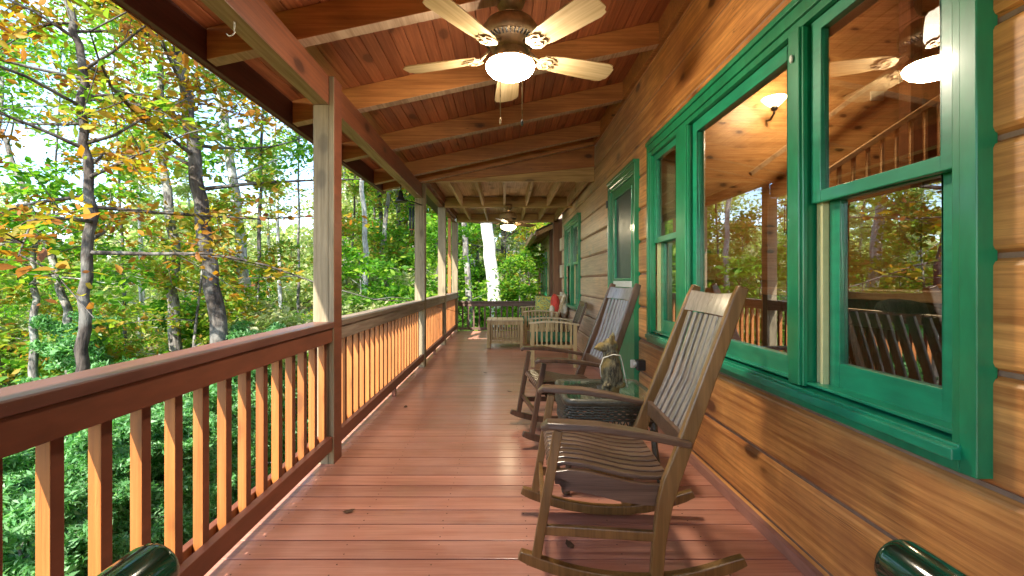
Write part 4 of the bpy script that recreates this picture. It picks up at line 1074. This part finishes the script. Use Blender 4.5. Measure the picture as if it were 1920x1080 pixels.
for i, (px, Y, lab, bk_) in enumerate([(228, 13, 'slim dark trunk between the golden tree and the kinked grey one', 'bark_dark'), (262, 16, 'slim pale trunk just left of the kinked grey tree', 'bark_pale'),
        (486, 14, 'slim dark trunk just right of the pale barked tree', 'bark_dark'), (522, 18, 'thin pale stem midway between the pale barked tree and the nearest post', 'bark_pale'), (560, 15, 'thin grey trunk close to the left side of the nearest post', 'bark_grey'),
        (662, 19, 'thin dark stem close to the right side of the nearest post', 'bark_dark'), (703, 21, 'thin dark stem between the two trunks behind the railing gap', 'bark_dark'), (762, 22, 'thin dark stem right beside the wind chime', 'bark_dark'),
        (100, 15, 'thin dark stem left of the golden leaved tree', 'bark_dark')]):
    k = (i*37 % 11-5)*3
    hero([(px+k, 100), (px+k*.4, 300), (px, 450), (px-k*.3, 560), (px-k*.5, 680)], Y, gz(px2(px, Y), Y)-.2, .055+.012*(i % 4), 200+i, 4.5, 2.2, 10, 26, .2, ['leaf_green', 'leaf_mix'][i % 2], .12, bk_, lab, rise=.35, top=10.5)

# generic kinds, copied
def kind(seed, H, r0, h0, spread, nl, per, sig, leaf, size, bk_, **kw):
    shape = kw.pop('shape', 'oak' if H < 6 else 'leaf'); flat = kw.pop('flat', .5)
    m, cen = grow(seed, H, r0, h0, spread, nl, per, sig, **kw)
    return m.mesh('trunk', M[bk_]), leafmesh('crown', cen, size, np.random.default_rng(seed), M[leaf], flat=flat, shape=shape)
K = {
 'tall': kind(101, 14, .17, 4.5, 3.6, 18, 44, .26, 'leaf_green', .17, 'bark_grey'),
 'tallmix': kind(102, 13, .15, 3.5, 3.2, 18, 44, .25, 'leaf_mix', .16, 'bark_dark'),
 'pale': kind(103, 11, .13, 2.5, 3.0, 18, 46, .26, 'leaf_pale', .16, 'bark_pale'),
 'sap': kind(104, 4.6, .05, .9, 1.9, 16, 34, .15, 'leaf_green', .11, 'bark_grey', rise=.1),
 'sapmix': kind(105, 5.2, .05, 1.2, 2.1, 16, 32, .15, 'leaf_mix', .11, 'bark_grey', rise=.1),
 'bush': kind(106, 2.4, .05, .2, 1.6, 16, 44, .16, 'leaf_deep', .12, 'bark_dark', rise=.4),
 'bushg': kind(107, 2.6, .05, .2, 1.7, 16, 44, .16, 'leaf_green', .12, 'bark_dark', rise=.4),
 'bushp': kind(109, 2.8, .05, .2, 1.8, 16, 42, .18, 'leaf_pale', .12, 'bark_dark', rise=.4),
 'pine': kind(108, 3.8, .06, .3, 1.5, 44, 110, .07, 'needle', .10, 'bark_grey', rise=.0, shape='needle', nt=9, flat=.9),
}
LAB = {'tall': 'tall green leafed tree', 'tallmix': 'tall dark trunked tree with yellowing leaves', 'pale': 'pale leafed tree',
       'sap': 'young green tree', 'sapmix': 'young tree with orange and green leaves', 'bush': 'deep green shrub', 'bushg': 'bright green shrub', 'bushp': 'pale green shrub', 'pine': 'young bright green pine'}
rp_ = random.Random(77)
first = {}
def put(k, x, y, lab, s=1, sunk=.1):
    g = {'pine': 'young pines below the railing', 'bush': 'shrubs in the forest', 'bushg': 'shrubs in the forest', 'bushp': 'shrubs in the forest'}.get(k, TREE_G)
    nm = {'pine': 'pine_sapling', 'bush': 'shrub', 'bushg': 'shrub', 'bushp': 'shrub', 'sap': 'young_tree', 'sapmix': 'young_tree'}.get(k, 'forest_tree')
    ct = 'shrub' if nm == 'shrub' else 'tree'
    z = gz(x, y)-sunk
    if k not in first:
        e = tree_thing((x, y, z), lab, *K[k], rz=rp_.uniform(0, 6), s=s, group=g, cat=ct, name=nm); first[k] = e
    else:
        e = dup(first[k], location=(x, y, z), rotation_euler=(0, 0, rp_.uniform(0, 6)), scale=(s, s, s)); e['label'] = lab; e['group'] = g
    return e
# pines seen between the near balusters
for i, (px, Y, s) in enumerate([(20, 3.4, .62), (110, 3.9, .60), (200, 4.6, .66), (300, 5.2, .62), (390, 6.2, .70), (-60, 4.6, .7), (60, 5.9, .7), (250, 7.4, .7), (480, 8.4, .75), (150, 8.8, .9)]):
    put('pine', px2(px, Y), Y, 'young bright green pine below the deck, '+['at the left picture edge', 'behind the first full baluster', 'behind the second and third balusters', 'behind the fourth baluster', 'behind the sixth baluster', 'just outside the left edge', 'tall, behind the leftmost one', 'in the second row under the golden tree', 'seen between the balusters before the nearest post', 'farthest of the pines'][i], s)
rowlab = ['at the left edge of the picture', 'under the golden leaved tree', 'beside the thick dark trunk', 'left of the nearest post', 'right of the nearest post', 'midway between the first two posts', 'left of the second post', 'between the second and third posts', 'left of the white trunk', 'right of the white trunk', 'beside the far wing']
rowpx = [30, 170, 340, 500, 660, 710, 760, 812, 880, 955, 1000]
def dist_word(Y): return 'near' if Y < 12 else ('in the middle distance' if Y < 20 else ('farther back' if Y < 30 else 'far back'))
used = set()
def row(kinds, Ys, idx, smin=.85, smax=1.15):
    for i in idx:
        for Y in Ys:
            k = rp_.choice(kinds); px = rowpx[i]+rp_.uniform(-35, 35)*(1 if i < 4 else .5)
            y = Y*rp_.uniform(.93, 1.07)
            for q in [k]+kinds:
                key = (q, dist_word(y), i)
                if key not in used: break
            if key in used: continue
            used.add(key); k = q
            put(k, px2(px, y), y, f'{LAB[k]} {dist_word(y)}, {rowlab[i]}'.replace('in the middle distance', 'mid distance').replace('tall dark trunked tree with yellowing leaves', 'tall tree with yellowing leaves').replace('young tree with orange and green leaves', 'young orange and green tree'), rp_.uniform(smin, smax))
row(['bushg', 'bush', 'bushp'], [11, 16, 23], range(0, 5))
row(['sap', 'sapmix'], [10, 14.5], range(0, 5))
row(['sap', 'bushg'], [13, 18, 25], [5, 6, 7, 10])
row(['sap', 'bushg'], [18, 25], [8, 9])
row(['bushp', 'bushg', 'sapmix'], [15.5, 21], [5, 6, 7, 10])
row(['bushp', 'bushg', 'sapmix'], [21], [8, 9])
row(['tall', 'tallmix', 'pale'], [20, 27], range(5, 11))
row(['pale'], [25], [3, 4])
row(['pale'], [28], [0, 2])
row(['tall', 'tallmix'], [34], range(4, 11))
# a few trees outside the frame that the windows mirror and that shade the slope
for (x, y, k, s, lab) in (
                          (-16, 9, 'tall', 1, 'tall tree far left of the view'), (-17, 2, 'pale', 1, 'pale tree outside the left edge'), (-24, 6, 'pale', 1.2, 'large pale tree outside the left edge'), (-21, -3, 'tall', 1, 'tall tree outside the left edge, rearmost'), (-11, 5.5, 'bushg', 1.1, 'green shrub outside the left edge'), (-22, 16, 'tall', 1.1, 'tall tree in the far left woods'), (-19, 24, 'pale', 1.1, 'pale tree in the far left woods')):
    put(k, x, y, lab, s)

# stuff: distant woods, undergrowth, leaf litter
rng = np.random.default_rng(5)
def mass(name, n, fx, size, mat, kindlabel):
    c = fx(n); o = link(name, leafmesh(name, c, size, rng, mat, shape='clump', flat=1)); return tag(o, kindlabel, None, None, 'stuff')
def far_fx(n):
    a = rng.uniform(R(-115), R(14), n*2); r = rng.uniform(38, 62, n*2); x = np.sin(a)*r; y = np.cos(a)*r
    lump = np.sin(x*.21)*np.cos(y*.17)+.6*np.sin(x*.53+2)+.4*np.sin(y*.7+x*.3)
    top = np.where(a > R(-20), 15+3*lump, 4.5+2.5*lump)
    g = np.array([gz(p, q) for p, q in zip(x, y)])
    z = g+rng.uniform(0, 1, n*2)**.8*(top-g)
    keep = (np.sin(x*.9+z*.7)+np.sin(y*.8-z*1.1)+.8*np.sin(x*.37-y*.5+z*.4)+rng.normal(size=n*2)*.5) > -.2
    c = np.stack([x, y, z], 1)[keep]; return c[:n]
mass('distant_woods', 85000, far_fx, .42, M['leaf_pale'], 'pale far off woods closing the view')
def und_fx(n):
    x = rng.uniform(-26, 5, n); y = rng.uniform(-6, 34, n)
    ok = ~((x > -1.9) & (y < 16)); x = x[ok]; y = y[ok]
    h = np.abs(np.sin(x*.8)*np.cos(y*.7)+.4*np.sin(x*2.1+y))*.55
    z = np.array([gz(p, q) for p, q in zip(x, y)])+rng.uniform(0, 1, len(x))*h
    return np.stack([x, y, z], 1)
mass('undergrowth', 70000, und_fx, .13, M['leaf_mix'], 'low green and yellow undergrowth on the slope')
